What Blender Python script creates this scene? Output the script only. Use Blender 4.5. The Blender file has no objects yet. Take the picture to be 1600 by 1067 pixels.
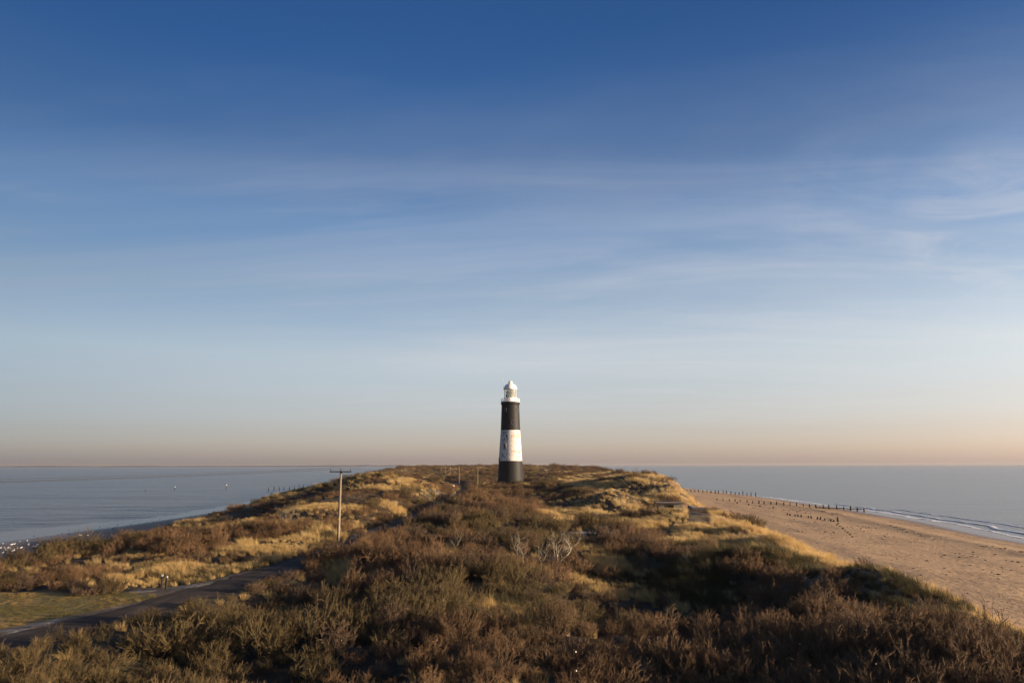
import bpy, bmesh, math, random
import numpy as np
from mathutils import Vector, Matrix

rad = math.radians
SC = bpy.context.scene
COL = SC.collection

# ------------------------------------------------------------------ camera
F_PX, HOR, W_PX, H_PX = 1100.0, 193.0, 1600.0, 1067.0
CAM_Z = 14.0
PITCH = math.atan(HOR / F_PX)
cam_d = bpy.data.cameras.new('camera')
cam_d.sensor_width = 36.0
cam_d.lens = 36.0 * F_PX / W_PX
cam_d.clip_start = 0.5
cam_d.clip_end = 80000.0
cam = bpy.data.objects.new('camera', cam_d)
COL.objects.link(cam)
cam.location = (0, 0, CAM_Z)
cam.rotation_mode = 'XYZ'
cam.rotation_euler = (math.pi / 2 + PITCH, rad(0.1), 0)
SC.camera = cam

# ------------------------------------------------------------------ sun, sky, exposure
SUN_AZ, SUN_EL = 102.0, 7.8          # azimuth clockwise from +Y (the view direction)
sun_dir = Vector((math.sin(rad(SUN_AZ)) * math.cos(rad(SUN_EL)),
                  math.cos(rad(SUN_AZ)) * math.cos(rad(SUN_EL)), math.sin(rad(SUN_EL))))
sl = bpy.data.lights.new('sun', 'SUN')
sl.energy = 5.0
sl.angle = rad(0.5)
sl.color = (1.0, 0.80, 0.57)
so = bpy.data.objects.new('sun', sl)
COL.objects.link(so)
so.location = (60, -20, 60)
so.rotation_mode = 'QUATERNION'
so.rotation_quaternion = sun_dir.to_track_quat('Z', 'Y')

SC.view_settings.view_transform = 'Standard'
SC.view_settings.look = 'None'
SC.view_settings.exposure = 1.2
SC.view_settings.gamma = 1.0
SC.view_settings.use_curve_mapping = False

wd = bpy.data.worlds.new("World")
SC.world = wd
wd.use_nodes = True
wt = wd.node_tree
wt.nodes.clear()
def wn(t, **k):
    n = wt.nodes.new(t)
    for a, b in k.items():
        setattr(n, a, b)
    return n
wl = wt.links.new
sky = wn('ShaderNodeTexSky')
sky.sky_type = 'NISHITA'
sky.sun_disc = False
sky.sun_elevation = rad(SUN_EL)
sky.sun_rotation = rad(SUN_AZ)
sky.altitude = 10
sky.air_density = 1.0
sky.dust_density = 1.0
sky.ozone_density = 3.0
geo = wn('ShaderNodeTexCoord')
sep = wn('ShaderNodeSeparateXYZ')
wl(geo.outputs['Generated'], sep.inputs[0])
def wmath(op, a, b=None, c=None, clamp=False):
    n = wn('ShaderNodeMath', operation=op, use_clamp=clamp)
    for i, v in enumerate((a, b, c)):
        if v is None:
            continue
        if isinstance(v, (int, float)):
            n.inputs[i].default_value = v
        else:
            wl(v, n.inputs[i])
    return n.outputs[0]
zc = wmath('MAXIMUM', sep.outputs[2], 0.0)
# tint of the clear air by height above the horizon: warm low haze, deep blue overhead
ramp = wn('ShaderNodeValToRGB')
wl(zc, ramp.inputs[0])
er = ramp.color_ramp
er.interpolation = 'LINEAR'
SKY_TINT = [(0.004, (2.70, 2.42, 3.70)), (0.019, (2.62, 2.25, 3.05)), (0.046, (2.52, 1.97, 2.38)),
            (0.086, (2.85, 2.03, 2.05)), (0.149, (3.60, 2.38, 2.02)), (0.242, (2.75, 2.08, 1.88)),
            (0.324, (2.05, 1.86, 1.93)), (0.413, (1.18, 1.34, 1.62)), (0.511, (0.66, 1.09, 1.58)),
            (0.640, (0.64, 1.00, 1.48))]
while len(er.elements) < len(SKY_TINT):
    er.elements.new(0.5)
for e, (p, c) in zip(er.elements, SKY_TINT):
    e.position = p
    e.color = (c[0] / 4, c[1] / 4, c[2] / 4, 1)
def wvec(op, a, b=None, scale=None):
    n = wn('ShaderNodeVectorMath', operation=op)
    for i, v in enumerate((a, b)):
        if v is None:
            continue
        if isinstance(v, (tuple, list)):
            n.inputs[i].default_value = v
        else:
            wl(v, n.inputs[i])
    if scale is not None:
        if isinstance(scale, (int, float)):
            n.inputs['Scale'].default_value = scale
        else:
            wl(scale, n.inputs['Scale'])
    return n
t1 = wvec('MULTIPLY', sky.outputs[0], ramp.outputs[0]).outputs[0]
# the sky is brighter and warmer towards the sun's side, most of all low down
sun_h = (math.sin(rad(SUN_AZ)), math.cos(rad(SUN_AZ)), 0.0)
sd = wvec('DOT_PRODUCT', geo.outputs['Generated'], sun_h).outputs[1]
dd = wmath('ADD', sd, 0.27)
away = wmath('SMOOTH_MIN', dd, 0.0, 0.45)
toward = wmath('SMOOTH_MAX', dd, 0.0, 0.45)
up = wn('ShaderNodeMapRange', interpolation_type='SMOOTHSTEP')
up.inputs['From Min'].default_value = 0.12
up.inputs['From Max'].default_value = 0.60
wl(zc, up.inputs['Value'])
az = wvec('ADD', wvec('SCALE', (1.05, 0.95, 0.86), None, wmath('MULTIPLY', away, wmath('ADD', 1.05, wmath('MULTIPLY', up.outputs[0], 0.20)))).outputs[0], (1.13, 1.12, 1.12)).outputs[0]
tw = wvec('SCALE', (-0.55, -0.52, -0.45), None, wmath('MULTIPLY', toward, up.outputs[0])).outputs[0]
tl = wvec('SCALE', (0.10, 0.09, 0.05), None, wmath('MULTIPLY', toward, wmath('SUBTRACT', 1.0, up.outputs[0]))).outputs[0]
az = wvec('ADD', wvec('ADD', az, tw).outputs[0], tl).outputs[0]
az = wvec('MAXIMUM', az, (0.26, 0.29, 0.34)).outputs[0]
t2 = wvec('MULTIPLY', t1, az).outputs[0]
t3 = wvec('SCALE', t2, None, 4.0).outputs[0]
# thin high cloud on a plane far overhead
inv = wmath('DIVIDE', 1.0, wmath('ADD', zc, 0.06))
cp = wvec('SCALE', geo.outputs['Generated'], None, inv).outputs[0]
def cloud(scale, rot, stretch, lo, hi, detail=6.0, rough=0.55, dist=0.6, off=(0, 0, 0)):
    mp = wn('ShaderNodeMapping')
    mp.inputs['Location'].default_value = off
    mp.inputs['Rotation'].default_value = (0, 0, rad(rot))
    mp.inputs['Scale'].default_value = (stretch, 1.0, 0.0)
    wl(cp, mp.inputs[0])
    nz = wn('ShaderNodeTexNoise')
    nz.inputs['Scale'].default_value = scale
    nz.inputs['Detail'].default_value = detail
    nz.inputs['Roughness'].default_value = rough
    nz.inputs['Distortion'].default_value = dist
    wl(mp.outputs[0], nz.inputs['Vector'])
    mr = wn('ShaderNodeMapRange', interpolation_type='SMOOTHSTEP')
    mr.inputs['From Min'].default_value = lo
    mr.inputs['From Max'].default_value = hi
    wl(nz.outputs[0], mr.inputs['Value'])
    return mr.outputs[0]
veil = cloud(0.42, 12, 0.45, 0.36, 0.76)
haze_veil = cloud(0.8, 4, 0.26, 0.40, 0.70, 7.0, 0.6, 0.9, (7.3, 4.1, 0))
streak = cloud(1.5, -8, 0.32, 0.46, 0.75, 9.0, 0.62, 1.2, (3.1, 1.7, 0))
wisp = cloud(2.6, 24, 0.55, 0.40, 0.68, 9.0, 0.62, 1.0, (0.4, 2.2, 0))
def wdir(u, v):
    a, b = (u - W_PX / 2) / F_PX, (H_PX / 2 - v) / F_PX
    d = Vector((a, math.cos(PITCH) - b * math.sin(PITCH), math.sin(PITCH) + b * math.cos(PITCH)))
    return d.normalized()
def near_dir(d, lo, hi):
    mr = wn('ShaderNodeMapRange', interpolation_type='SMOOTHSTEP')
    mr.inputs['From Min'].default_value = lo
    mr.inputs['From Max'].default_value = hi
    wl(wvec('DOT_PRODUCT', geo.outputs['Generated'], tuple(d)).outputs[1], mr.inputs['Value'])
    return mr.outputs[0]
bank = wmath('MAXIMUM', near_dir(wdir(1540, 350), 0.9925, 0.9995), wmath('MULTIPLY', near_dir(wdir(1310, 308), 0.9950, 0.9998), 0.35))      # the brighter cirrus tuft on the right
low = wn('ShaderNodeMapRange', interpolation_type='SMOOTHSTEP')
low.inputs['From Min'].default_value = 0.60
low.inputs['From Max'].default_value = 0.20
wl(zc, low.inputs['Value'])
hz = wn('ShaderNodeMapRange', interpolation_type='SMOOTHSTEP')
hz.inputs['From Min'].default_value = 0.02
hz.inputs['From Max'].default_value = 0.12
wl(zc, hz.inputs['Value'])
a1 = wmath('MULTIPLY', wmath('ADD', wmath('ADD', wmath('MULTIPLY', veil, 0.20), wmath('MULTIPLY', haze_veil, 0.21)), wmath('MULTIPLY', streak, 0.17)), wmath('MULTIPLY', low.outputs[0], hz.outputs[0]))
a2 = wmath('MULTIPLY', wmath('MULTIPLY', wisp, bank), 0.30)
alpha = wmath('ADD', a1, a2, clamp=True)
ccol = wvec('MULTIPLY', az, (5.6, 5.6, 5.9)).outputs[0]
mixc = wn('ShaderNodeMix', data_type='RGBA')
wl(alpha, mixc.inputs[0])
wl(t3, mixc.inputs[6])
wl(ccol, mixc.inputs[7])
bg = wn('ShaderNodeBackground')
bg.inputs[1].default_value = 0.050
wl(mixc.outputs[2], bg.inputs[0])
wo = wn('ShaderNodeOutputWorld')
wl(bg.outputs[0], wo.inputs[0])

# ================================================================== helpers
rnd = random.Random(11)
rng = np.random.default_rng(11)

def link(o, parent=None):
    COL.objects.link(o)
    if parent is not None:
        o.parent = parent
    return o

def tag(o, label=None, cat=None, group=None, kind=None):
    if label: o['label'] = label
    if cat: o['category'] = cat
    if group: o['group'] = group
    if kind: o['kind'] = kind
    return o

def empty(name, loc, rz=0.0):
    o = bpy.data.objects.new(name, None)
    o.empty_display_size = 0.3
    o.location = loc
    o.rotation_euler = (0, 0, rz)
    return link(o)

class MB:
    """collects simple shapes into one mesh"""
    def __init__(self):
        self.v, self.f, self.m = [], [], []
        self.mats = []
    def add(self, verts, faces, mi=0):
        b = len(self.v)
        self.v += [tuple(p) for p in verts]
        self.f += [tuple(b + i for i in f) for f in faces]
        self.m += [mi] * len(faces)
    def box(self, c, s, rz=0.0, rx=0.0, mi=0, jitter=0.0):
        hx, hy, hz = s[0] / 2, s[1] / 2, s[2] / 2
        M = Matrix.Rotation(rz, 3, 'Z') @ Matrix.Rotation(rx, 3, 'X')
        vs = []
        for sx, sy, sz in ((-1,-1,-1),(1,-1,-1),(1,1,-1),(-1,1,-1),(-1,-1,1),(1,-1,1),(1,1,1),(-1,1,1)):
            j = Vector((rnd.uniform(-jitter, jitter), rnd.uniform(-jitter, jitter), rnd.uniform(-jitter, jitter)))
            vs.append(Vector(c) + M @ (Vector((sx*hx, sy*hy, sz*hz)) + j))
        self.add(vs, [(0,3,2,1),(4,5,6,7),(0,1,5,4),(1,2,6,5),(2,3,7,6),(3,0,4,7)], mi)
    def tube(self, pts, rads, n=8, cap=True, mi=0):
        pts = [Vector(p) for p in pts]
        rings = []
        up = Vector((0.31, 0.17, 0.93)).normalized()
        for i, p in enumerate(pts):
            d = (pts[min(i+1, len(pts)-1)] - pts[max(i-1, 0)]).normalized()
            a = d.cross(up)
            if a.length < 0.05:
                a = d.cross(Vector((1, 0, 0)))
            a.normalize()
            b = d.cross(a)
            r = rads[i] if isinstance(rads, (list, tuple)) else rads
            rings.append([p + (a*math.cos(2*math.pi*k/n) + b*math.sin(2*math.pi*k/n))*r for k in range(n)])
        vs = [q for r in rings for q in r]
        fs = []
        for i in range(len(pts)-1):
            for k in range(n):
                k2 = (k+1) % n
                fs.append((i*n+k, i*n+k2, (i+1)*n+k2, (i+1)*n+k))
        if cap:
            fs.append(tuple(range(n))[::-1] if False else tuple(range(n)))
            fs.append(tuple((len(pts)-1)*n + k for k in range(n))[::-1])
        self.add(vs, fs, mi)
    def lathe(self, prof, n=48, c=(0, 0, 0), mi=0):
        vs, fs = [], []
        for r, z in prof:
            for k in range(n):
                a = 2*math.pi*k/n
                vs.append((c[0]+r*math.cos(a), c[1]+r*math.sin(a), c[2]+z))
        for i in range(len(prof)-1):
            for k in range(n):
                k2 = (k+1) % n
                fs.append((i*n+k, i*n+k2, (i+1)*n+k2, (i+1)*n+k))
        self.add(vs, fs, mi)
    def build(self, name, mats, parent=None, smooth=False, recalc=True):
        me = bpy.data.meshes.new(name)
        me.from_pydata(self.v, [], self.f)
        for m in (mats if isinstance(mats, (list, tuple)) else [mats]):
            me.materials.append(m)
        me.polygons.foreach_set('material_index', self.m)
        me.update()
        if recalc:
            bm = bmesh.new(); bm.from_mesh(me)
            bmesh.ops.recalc_face_normals(bm, faces=bm.faces)
            bm.to_mesh(me); bm.free()
        if smooth:
            me.shade_smooth()
        return link(bpy.data.objects.new(name, me), parent)

def np_mesh(name, V, F, mat=None, smooth=False):
    """V (n,3) array, F (m,k) array"""
    me = bpy.data.meshes.new(name)
    V = np.asarray(V, dtype=np.float32); F = np.asarray(F, dtype=np.int32)
    k = F.shape[1]
    me.vertices.add(len(V)); me.vertices.foreach_set('co', V.ravel())
    me.loops.add(F.size); me.loops.foreach_set('vertex_index', F.ravel())
    me.polygons.add(len(F))
    me.polygons.foreach_set('loop_start', np.arange(0, F.size, k, dtype=np.int32))
    me.polygons.foreach_set('loop_total', np.full(len(F), k, dtype=np.int32))
    if smooth:
        me.polygons.foreach_set('use_smooth', np.ones(len(F), dtype=bool))
    me.update(calc_edges=True)
    if mat: me.materials.append(mat)
    return me

# ---- materials
def mat_new(name):
    m = bpy.data.materials.new(name)
    m.use_nodes = True
    nt = m.node_tree
    nt.nodes.clear()
    out = nt.nodes.new('ShaderNodeOutputMaterial')
    p = nt.nodes.new('ShaderNodeBsdfPrincipled')
    nt.links.new(p.outputs[0], out.inputs[0])
    return m, nt, p
def N(nt, t, ins=None, **k):
    n = nt.nodes.new(t)
    for a, b in k.items():
        setattr(n, a, b)
    for a, b in (ins or {}).items():
        if hasattr(b, 'is_linked') or isinstance(b, bpy.types.NodeSocket):
            nt.links.new(b, n.inputs[a])
        else:
            n.inputs[a].default_value = b
    return n
def noise(nt, vec, scale, detail=4.0, rough=0.5, dist=0.0):
    return N(nt, 'ShaderNodeTexNoise', {'Vector': vec, 'Scale': scale, 'Detail': detail, 'Roughness': rough, 'Distortion': dist}).outputs[0]
def rampn(nt, fac, stops, interp='LINEAR'):
    r = N(nt, 'ShaderNodeValToRGB', {0: fac})
    e = r.color_ramp.elements
    r.color_ramp.interpolation = interp
    while len(e) < len(stops): e.new(0.5)
    for x, (p, c) in zip(e, stops):
        x.position = p
        x.color = (*c, 1) if len(c) == 3 else c
    return r.outputs[0]
def mix(nt, fac, a, b, bt='MIX'):
    n = N(nt, 'ShaderNodeMix', data_type='RGBA', blend_type=bt)
    for i, v in ((0, fac), (6, a), (7, b)):
        if isinstance(v, bpy.types.NodeSocket): nt.links.new(v, n.inputs[i])
        elif i == 0: n.inputs[0].default_value = v
        else: n.inputs[i].default_value = (*v, 1)
    return n.outputs[2]
def math_(nt, op, a, b=0.0, clamp=False):
    n = N(nt, 'ShaderNodeMath', operation=op, use_clamp=clamp)
    for i, v in enumerate((a, b)):
        if isinstance(v, bpy.types.NodeSocket): nt.links.new(v, n.inputs[i])
        else: n.inputs[i].default_value = v
    return n.outputs[0]
def sstep(nt, v, lo, hi):
    return N(nt, 'ShaderNodeMapRange', {'Value': v, 'From Min': lo, 'From Max': hi}, interpolation_type='SMOOTHSTEP').outputs[0]
def setp(p, **k):
    for a, b in k.items():
        p.inputs[a.replace('_', ' ')].default_value = b
def bump(nt, p, h, strength=0.5, dist=0.1):
    b = N(nt, 'ShaderNodeBump', {'Height': h, 'Strength': strength, 'Distance': dist})
    nt.links.new(b.outputs[0], p.inputs['Normal'])
    return b
def simple(name, a, b, scale=6.0, rough=0.8, bs=0.3, bd=0.02, metal=0.0, detail=5.0, spec=0.3):
    """a surface whose own colour wanders between two tones"""
    m, nt, p = mat_new(name)
    g = N(nt, 'ShaderNodeTexCoord').outputs['Object']
    n = noise(nt, g, scale, detail, 0.6)
    nt.links.new(rampn(nt, n, [(0.32, a), (0.68, b)]), p.inputs['Base Color'])
    setp(p, Roughness=rough, Metallic=metal)
    p.inputs['Specular IOR Level'].default_value = spec
    if bs: bump(nt, p, noise(nt, g, scale*3, 4), bs, bd)
    return m

# ---- world <-> picture
def to_px(x, y, z):
    c, s = math.cos(PITCH), math.sin(PITCH)
    zz = z - CAM_Z
    f = y*c + zz*s
    v = -y*s + zz*c
    return W_PX/2 + F_PX*x/f, H_PX/2 - F_PX*v/f

# ================================================================== terrain
def _hash(ix, iy, seed):
    h = (ix.astype(np.int64)*374761393 + iy.astype(np.int64)*668265263 + seed*974634213) & 0xffffffff
    h = ((h ^ (h >> 13)) * 1274126177) & 0xffffffff
    return ((h ^ (h >> 16)) & 0xffff) / 65535.0
def vnoise(x, y, seed=0):
    x = np.asarray(x, float); y = np.asarray(y, float)
    ix = np.floor(x); iy = np.floor(y)
    fx = x-ix; fy = y-iy
    fx = fx*fx*(3-2*fx); fy = fy*fy*(3-2*fy)
    a = _hash(ix, iy, seed); b = _hash(ix+1, iy, seed); c = _hash(ix, iy+1, seed); d = _hash(ix+1, iy+1, seed)
    return a + (b-a)*fx + (c-a)*fy + (a-b-c+d)*fx*fy
def fbm(x, y, seed=0, o=4, gain=0.5):
    t = 0; a = 1.0; s = 0
    for i in range(o):
        t = t + a*vnoise(np.asarray(x)*2**i + 17.3*i, np.asarray(y)*2**i - 9.1*i, seed+i)
        s += a; a *= gain
    return t/s
def smooth(a, b, x):
    t = np.clip((x-a)/(b-a), 0, 1)
    return t*t*(3-2*t)

def table(pts):
    xs = np.array([p[0] for p in pts], float); ys = np.array([p[1] for p in pts], float)
    return lambda y: np.interp(y, xs, ys)
WATER_R = table([(-80, 66), (0, 84), (60, 90), (136, 97), (172, 105), (220, 109), (310, 111), (385, 106), (450, 104), (700, 96), (1200, 60), (2500, -80), (4000, -260)])
WATER_L = table([(-80, -120), (0, -124), (136, -118), (169, -108), (210, -99), (305, -104), (437, -118), (600, -138), (1000, -180), (1500, -260), (2500, -420), (4000, -620)])
TOE_R = table([(-80, 33), (0, 33), (40, 33), (60, 34.5), (86, 38), (110, 41.5), (150, 45), (200, 51), (260, 60), (300, 65), (380, 76), (450, 78), (800, 68), (1200, 35), (2500, -120), (4000, -300)])
TOE_L = table([(-80, -58), (40, -58), (90, -60), (140, -66), (200, -74), (300, -88), (430, -104), (600, -124), (1000, -165), (1500, -244), (2500, -400), (4000, -600)])
ROAD = [(-34, 22), (-27.5, 38.8), (-23.3, 52), (-20.6, 66), (-18.4, 83), (-17.2, 105), (-16.6, 130), (-16.2, 160), (-15.6, 195), (-15.2, 222), (-15.6, 245), (-18.5, 275), (-25, 315), (-36, 383), (-48, 470), (-66, 620), (-100, 900)]
ROAD_X = table([(p[1], p[0]) for p in ROAD])
ROAD_Z = table([(20, 4.5), (38, 4.65), (55, 4.85), (83, 5.05), (110, 5.15), (160, 5.2), (222, 5.2), (260, 5.3), (320, 5.6), (400, 6.5), (500, 7.5), (620, 8), (900, 9)])
CTRL = [
 # right dune crest
 (24,-30,5.5),(24,0,5.5),(24.5,22,5.4),(25.5,36,5.5),(26.5,44,5.0),(26,57,5.8),(26,66,5.2),(26,80,4.6),(28.5,97,5.2),(33,84,4.9),(36,110,5.0),(38,135,5.0),(32,115,6.1),(33,135,5.8),
 (32,149,5.0),(35,170,7.2),(37,190,9.8),(38,205,10.6),(42,235,9.2),(47,270,8.2),(53,320,8.6),(58,390,9.2),
 # hollow behind it
 (13,20,4.2),(14,34,3.9),(14,46,3.5),(14,58,3.3),(11,68,3.6),(17,74,4.7),(21,66,5.2),(6,58,3.9),(4,68,4.1),(12,86,4.2),(17,100,4.6),(18,120,5.2),(24,132,5.4),(15,140,5.4),(21,156,8.8),(15,158,5.2),(24,150,6.4),(27,166,7.0),(16,190,6.0),(24,195,7.4),(16,230,7.2),(28,235,8.2),(20,300,8.6),
 # middle
 (0,-30,4.4),(0,15,4.4),(0,40,4.6),(0,60,4.7),(0,80,4.9),(0,110,5.2),(0,150,5.4),(0,200,5.8),(-2,240,6.1),(0,277,6.0),(-4,330,6.6),(0,420,8),
 (-9,30,4.7),(-10,55,4.8),(-9,85,5.0),(-8,120,5.2),(-9,170,5.4),(-8,215,5.5),(-10,260,5.5),
 # lawn and left flank
 (-35,30,4.5),(-50,30,4.5),(-35,45,4.6),(-50,46,4.6),(-38,56,4.7),(-27,50,4.7),(-30,66,5.1),(-26,85,6.2),
 # left crest and hill
 (-50,62,4.3),(-49,85,4.6),(-47,105,4.4),(-45,130,4.7),(-43,156,6.0),(-41,176,8.2),(-37,192,11.0),(-36,212,11.6),(-41,240,9.0),(-52,290,7.6),(-66,360,7),(-36,120,6.8),(-34,150,8.6),(-27,110,6.4),(-27,140,7.2),(-26,168,8.6),(-26,195,9.4),(-23,215,7.4),(-25,245,6.0),(-32,290,5.6),
 (-58,60,3.4),(-60,85,3.4),(-61,105,3.8),(-62,130,4.4),(-62,160,5.2),(-62,190,6.0),(-64,220,6.0),(-78,290,5.0),
 # far spit
 (-80,480,8),(-40,500,8),(0,500,9.3),(45,480,10.2),(-90,700,9),(-20,700,10),(50,700,11),(-110,1000,10),(-30,1000,11.6),(20,1000,11.4),(-220,2000,9),(-130,2000,10),(-380,3800,9),
]
CP = np.array(CTRL, float)
# compress distance so that the far control points do not swamp the near ones
def warp(x, y):
    return np.stack([np.asarray(x, float), np.where(np.asarray(y) > 120, 120+(np.asarray(y)-120)*0.55, y)], -1)
_cw = warp(CP[:, 0], CP[:, 1])
_D = np.sqrt(((_cw[:, None]-_cw[None])**2).sum(-1) + 16.0)
_A = np.block([[_D, np.ones((len(CP), 1))], [np.ones((1, len(CP))), np.zeros((1, 1))]])
_W = np.linalg.solve(_A, np.append(CP[:, 2], 0))
def rbf(x, y):
    sh = np.shape(x)
    p = warp(np.ravel(x), np.ravel(y))
    out = np.empty(len(p))
    for i in range(0, len(p), 20000):
        q = p[i:i+20000]
        d = np.sqrt(((q[:, None]-_cw[None])**2).sum(-1) + 16.0)
        out[i:i+20000] = d @ _W[:-1] + _W[-1]
    return out.reshape(sh)
def in_lawn(x, y):
    x = np.asarray(x, float); y = np.asarray(y, float)
    w = (fbm(x*0.35, y*0.35, 77, 3)-0.5)*2.4
    far = 55.6 - 0.13*(x+38) - 0.012*np.maximum(x+34, 0)**2
    near = np.where(x > -30, 43.0 + (x+30)*1.9, 43.0 - (x+30)*-0.05)
    return smooth(0.6, -0.6, y-far+w) * smooth(-0.6, 0.8, y-near+w) * smooth(-24.6, -26.2, x+0.4*w) * smooth(-80, -76, x)
def in_dirt(x, y):      # the muddy pull-in between lawn and road
    x = np.asarray(x, float); y = np.asarray(y, float)
    w = (fbm(x*0.3, y*0.3, 55, 3)-0.5)*1.5
    d = ROAD_X(y) - x
    return smooth(7.5, 6.0, d+w) * smooth(-1.5, 0.0, d) * smooth(24, 28, y) * smooth(60, 55, y+w)
def terrain(x, y):
    x = np.asarray(x, float); y = np.asarray(y, float)
    tr, tl, wr, wl_ = TOE_R(y), TOE_L(y), WATER_R(y), WATER_L(y)
    far = smooth(260, 600, y)
    z = rbf(x, y)
    n1 = fbm(x/14, y/17, 3, 3)-0.5
    n2 = fbm(x/4.5, y/5, 9, 3)-0.5
    n3 = fbm(x/45, y/60, 21, 3)-0.5
    z = z + n1*(2.9+0.6*far)*(1-0.45*smooth(-30, -38, x)) + n2*(0.8+0.9*far+0.9*smooth(18, 24, x)*smooth(100, 80, y)) + n3*2.6*far
    # far dunes never rise above the horizon seen from the camera height
    z = np.where(y > 260, np.minimum(z, 12.6+0.5*n2), z)
    # beaches
    rt = (x-tr)/(wr-tr)
    zb = np.where(rt < 1, 2.9*(1-np.clip(rt, -1, 1))**0.85 if False else 2.9*np.clip(1-rt, 0, 2)**0.9, -(x-wr)*0.05)
    zb = zb + (fbm(x/9, y/16, 31, 3)-0.5)*0.75*np.clip(1-rt, 0, 1)*smooth(0, 0.15, rt) + 0.22*np.exp(-((rt-0.62)/0.05)**2)
    lt = (tl-x)/(tl-wl_)
    zl = np.where(lt < 1, 1.5*np.clip(1-lt, 0, 2)**1.9, -(wl_-x)*0.012)
    zl = zl + (fbm(x/7, y/7, 37, 3)-0.5)*0.07*smooth(0.1, 0.5, lt)
    s_r = smooth(0.0, 9.0+0*far, tr + (fbm(x/6, y/6, 41, 2)-0.5)*4 - x)
    s_l = smooth(0.0, 10.0, x-tl+(fbm(x/6, y/6, 43, 2)-0.5)*4)
    z = zb + (z-zb)*s_r if True else z
    z = np.where(x < (tr+tl)/2, zl + (z-zl)*s_l, z)
    z = np.where(x > tr+3, zb, z)
    z = np.where(x < tl-3, zl, z)
    # flat bed for the road, the lawn and the pull-in
    d = np.abs(x-ROAD_X(y))
    rz = ROAD_Z(y)
    fl = smooth(6.0, 2.4, d)*smooth(640, 560, y)
    z = z + (rz-0.03-z)*fl
    k = np.maximum(in_lawn(x, y), in_dirt(x, y))*(1-fl)
    z = z + (4.62 + (n2+n1*0.5)*0.10 + (y-40)*0.008 - z)*k
    # level plots for the tower and the concrete shelter
    dl = np.hypot(x+0.8, y-277)
    z = z + (6.1-z)*smooth(14, 6, dl)
    ds = np.maximum(np.abs(x-32.5)-3.6, np.abs(y-149)-3.0)
    z = z + (4.75-z)*smooth(3.0, 0.0, ds)
    return z
def tz(x, y):
    return float(terrain(np.array([x]), np.array([y]))[0])

def ground_mat():
    m, nt, p = mat_new('dune_ground')
    pos = N(nt, 'ShaderNodeNewGeometry').outputs['Position']
    at = N(nt, 'ShaderNodeAttribute', attribute_name='mask')
    sp = N(nt, 'ShaderNodeSeparateColor', {0: at.outputs['Color']})
    sand, turf, pale = sp.outputs[0], sp.outputs[1], sp.outputs[2]
    wet = at.outputs['Alpha']
    n1 = noise(nt, pos, 0.35, 6, 0.6); n2 = noise(nt, pos, 2.2, 6, 0.65); n3 = noise(nt, pos, 14, 4, 0.6)
    litter = mix(nt, n2, (0.026, 0.018, 0.012), (0.070, 0.048, 0.027))
    litter = mix(nt, sstep(nt, n1, 0.45, 0.65), litter, (0.085, 0.070, 0.032))
    dry = mix(nt, n2, (0.37, 0.235, 0.120), (0.50, 0.33, 0.185))
    dry = mix(nt, math_(nt, 'MULTIPLY', sstep(nt, n1, 0.5, 0.7), 0.35), dry, (0.24, 0.17, 0.10))
    pebble = math_(nt, 'MULTIPLY', sstep(nt, noise(nt, pos, 3.5, 6, 0.75), 0.58, 0.68), sstep(nt, noise(nt, pos, 0.12, 4, 0.6), 0.40, 0.60))
    dry = mix(nt, math_(nt, 'MULTIPLY', pebble, 0.40), dry, (0.11, 0.085, 0.06))
    dry = mix(nt, math_(nt, 'MULTIPLY', sstep(nt, noise(nt, pos, 0.22, 7, 0.7, 0.5), 0.50, 0.62), 0.5), dry, (0.25, 0.165, 0.092))
    dry = mix(nt, math_(nt, 'MULTIPLY', sstep(nt, noise(nt, N(nt, 'ShaderNodeMapping', {'Vector': pos, 'Rotation': (0, 0, rad(8)), 'Scale': (0.16, 0.035, 1.0)}).outputs[0], 1.0, 5, 0.6), 0.50, 0.66), 0.55), dry, (0.22, 0.150, 0.088))
    wetc = mix(nt, n2, (0.105, 0.073, 0.057), (0.16, 0.112, 0.085))
    sandc = mix(nt, wet, dry, wetc)
    grassc = mix(nt, n2, (0.085, 0.072, 0.016), (0.23, 0.165, 0.048))
    grassc = mix(nt, sstep(nt, n1, 0.52, 0.66), grassc, (0.27, 0.18, 0.075))
    grassc = mix(nt, math_(nt, 'MULTIPLY', sstep(nt, n3, 0.5, 0.7), 0.4), grassc, (0.06, 0.055, 0.018))
    palec = mix(nt, n2, (0.34, 0.31, 0.28), (0.52, 0.48, 0.44))
    c = mix(nt, sand, litter, sandc)
    c = mix(nt, turf, c, grassc)
    pf = math_(nt, 'MULTIPLY', pale, sstep(nt, math_(nt, 'ADD', math_(nt, 'MULTIPLY', n2, 0.6), math_(nt, 'MULTIPLY', n3, 0.5)), 0.42, 0.62))
    c = mix(nt, pf, c, palec)
    nt.links.new(c, p.inputs['Base Color'])
    r = N(nt, 'ShaderNodeMapRange', {'Value': wet, 'To Min': 0.95, 'To Max': 0.22}).outputs[0]
    nt.links.new(r, p.inputs['Roughness'])
    p.inputs['Specular IOR Level'].default_value = 0.25
    foot = noise(nt, pos, 1.3, 5, 0.62)
    h = math_(nt, 'ADD', math_(nt, 'MULTIPLY', foot, math_(nt, 'SUBTRACT', 1.0, math_(nt, 'MULTIPLY', wet, 0.92))), math_(nt, 'MULTIPLY', n3, 0.10))
    bump(nt, p, h, 0.6, 0.35)
    return m

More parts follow.
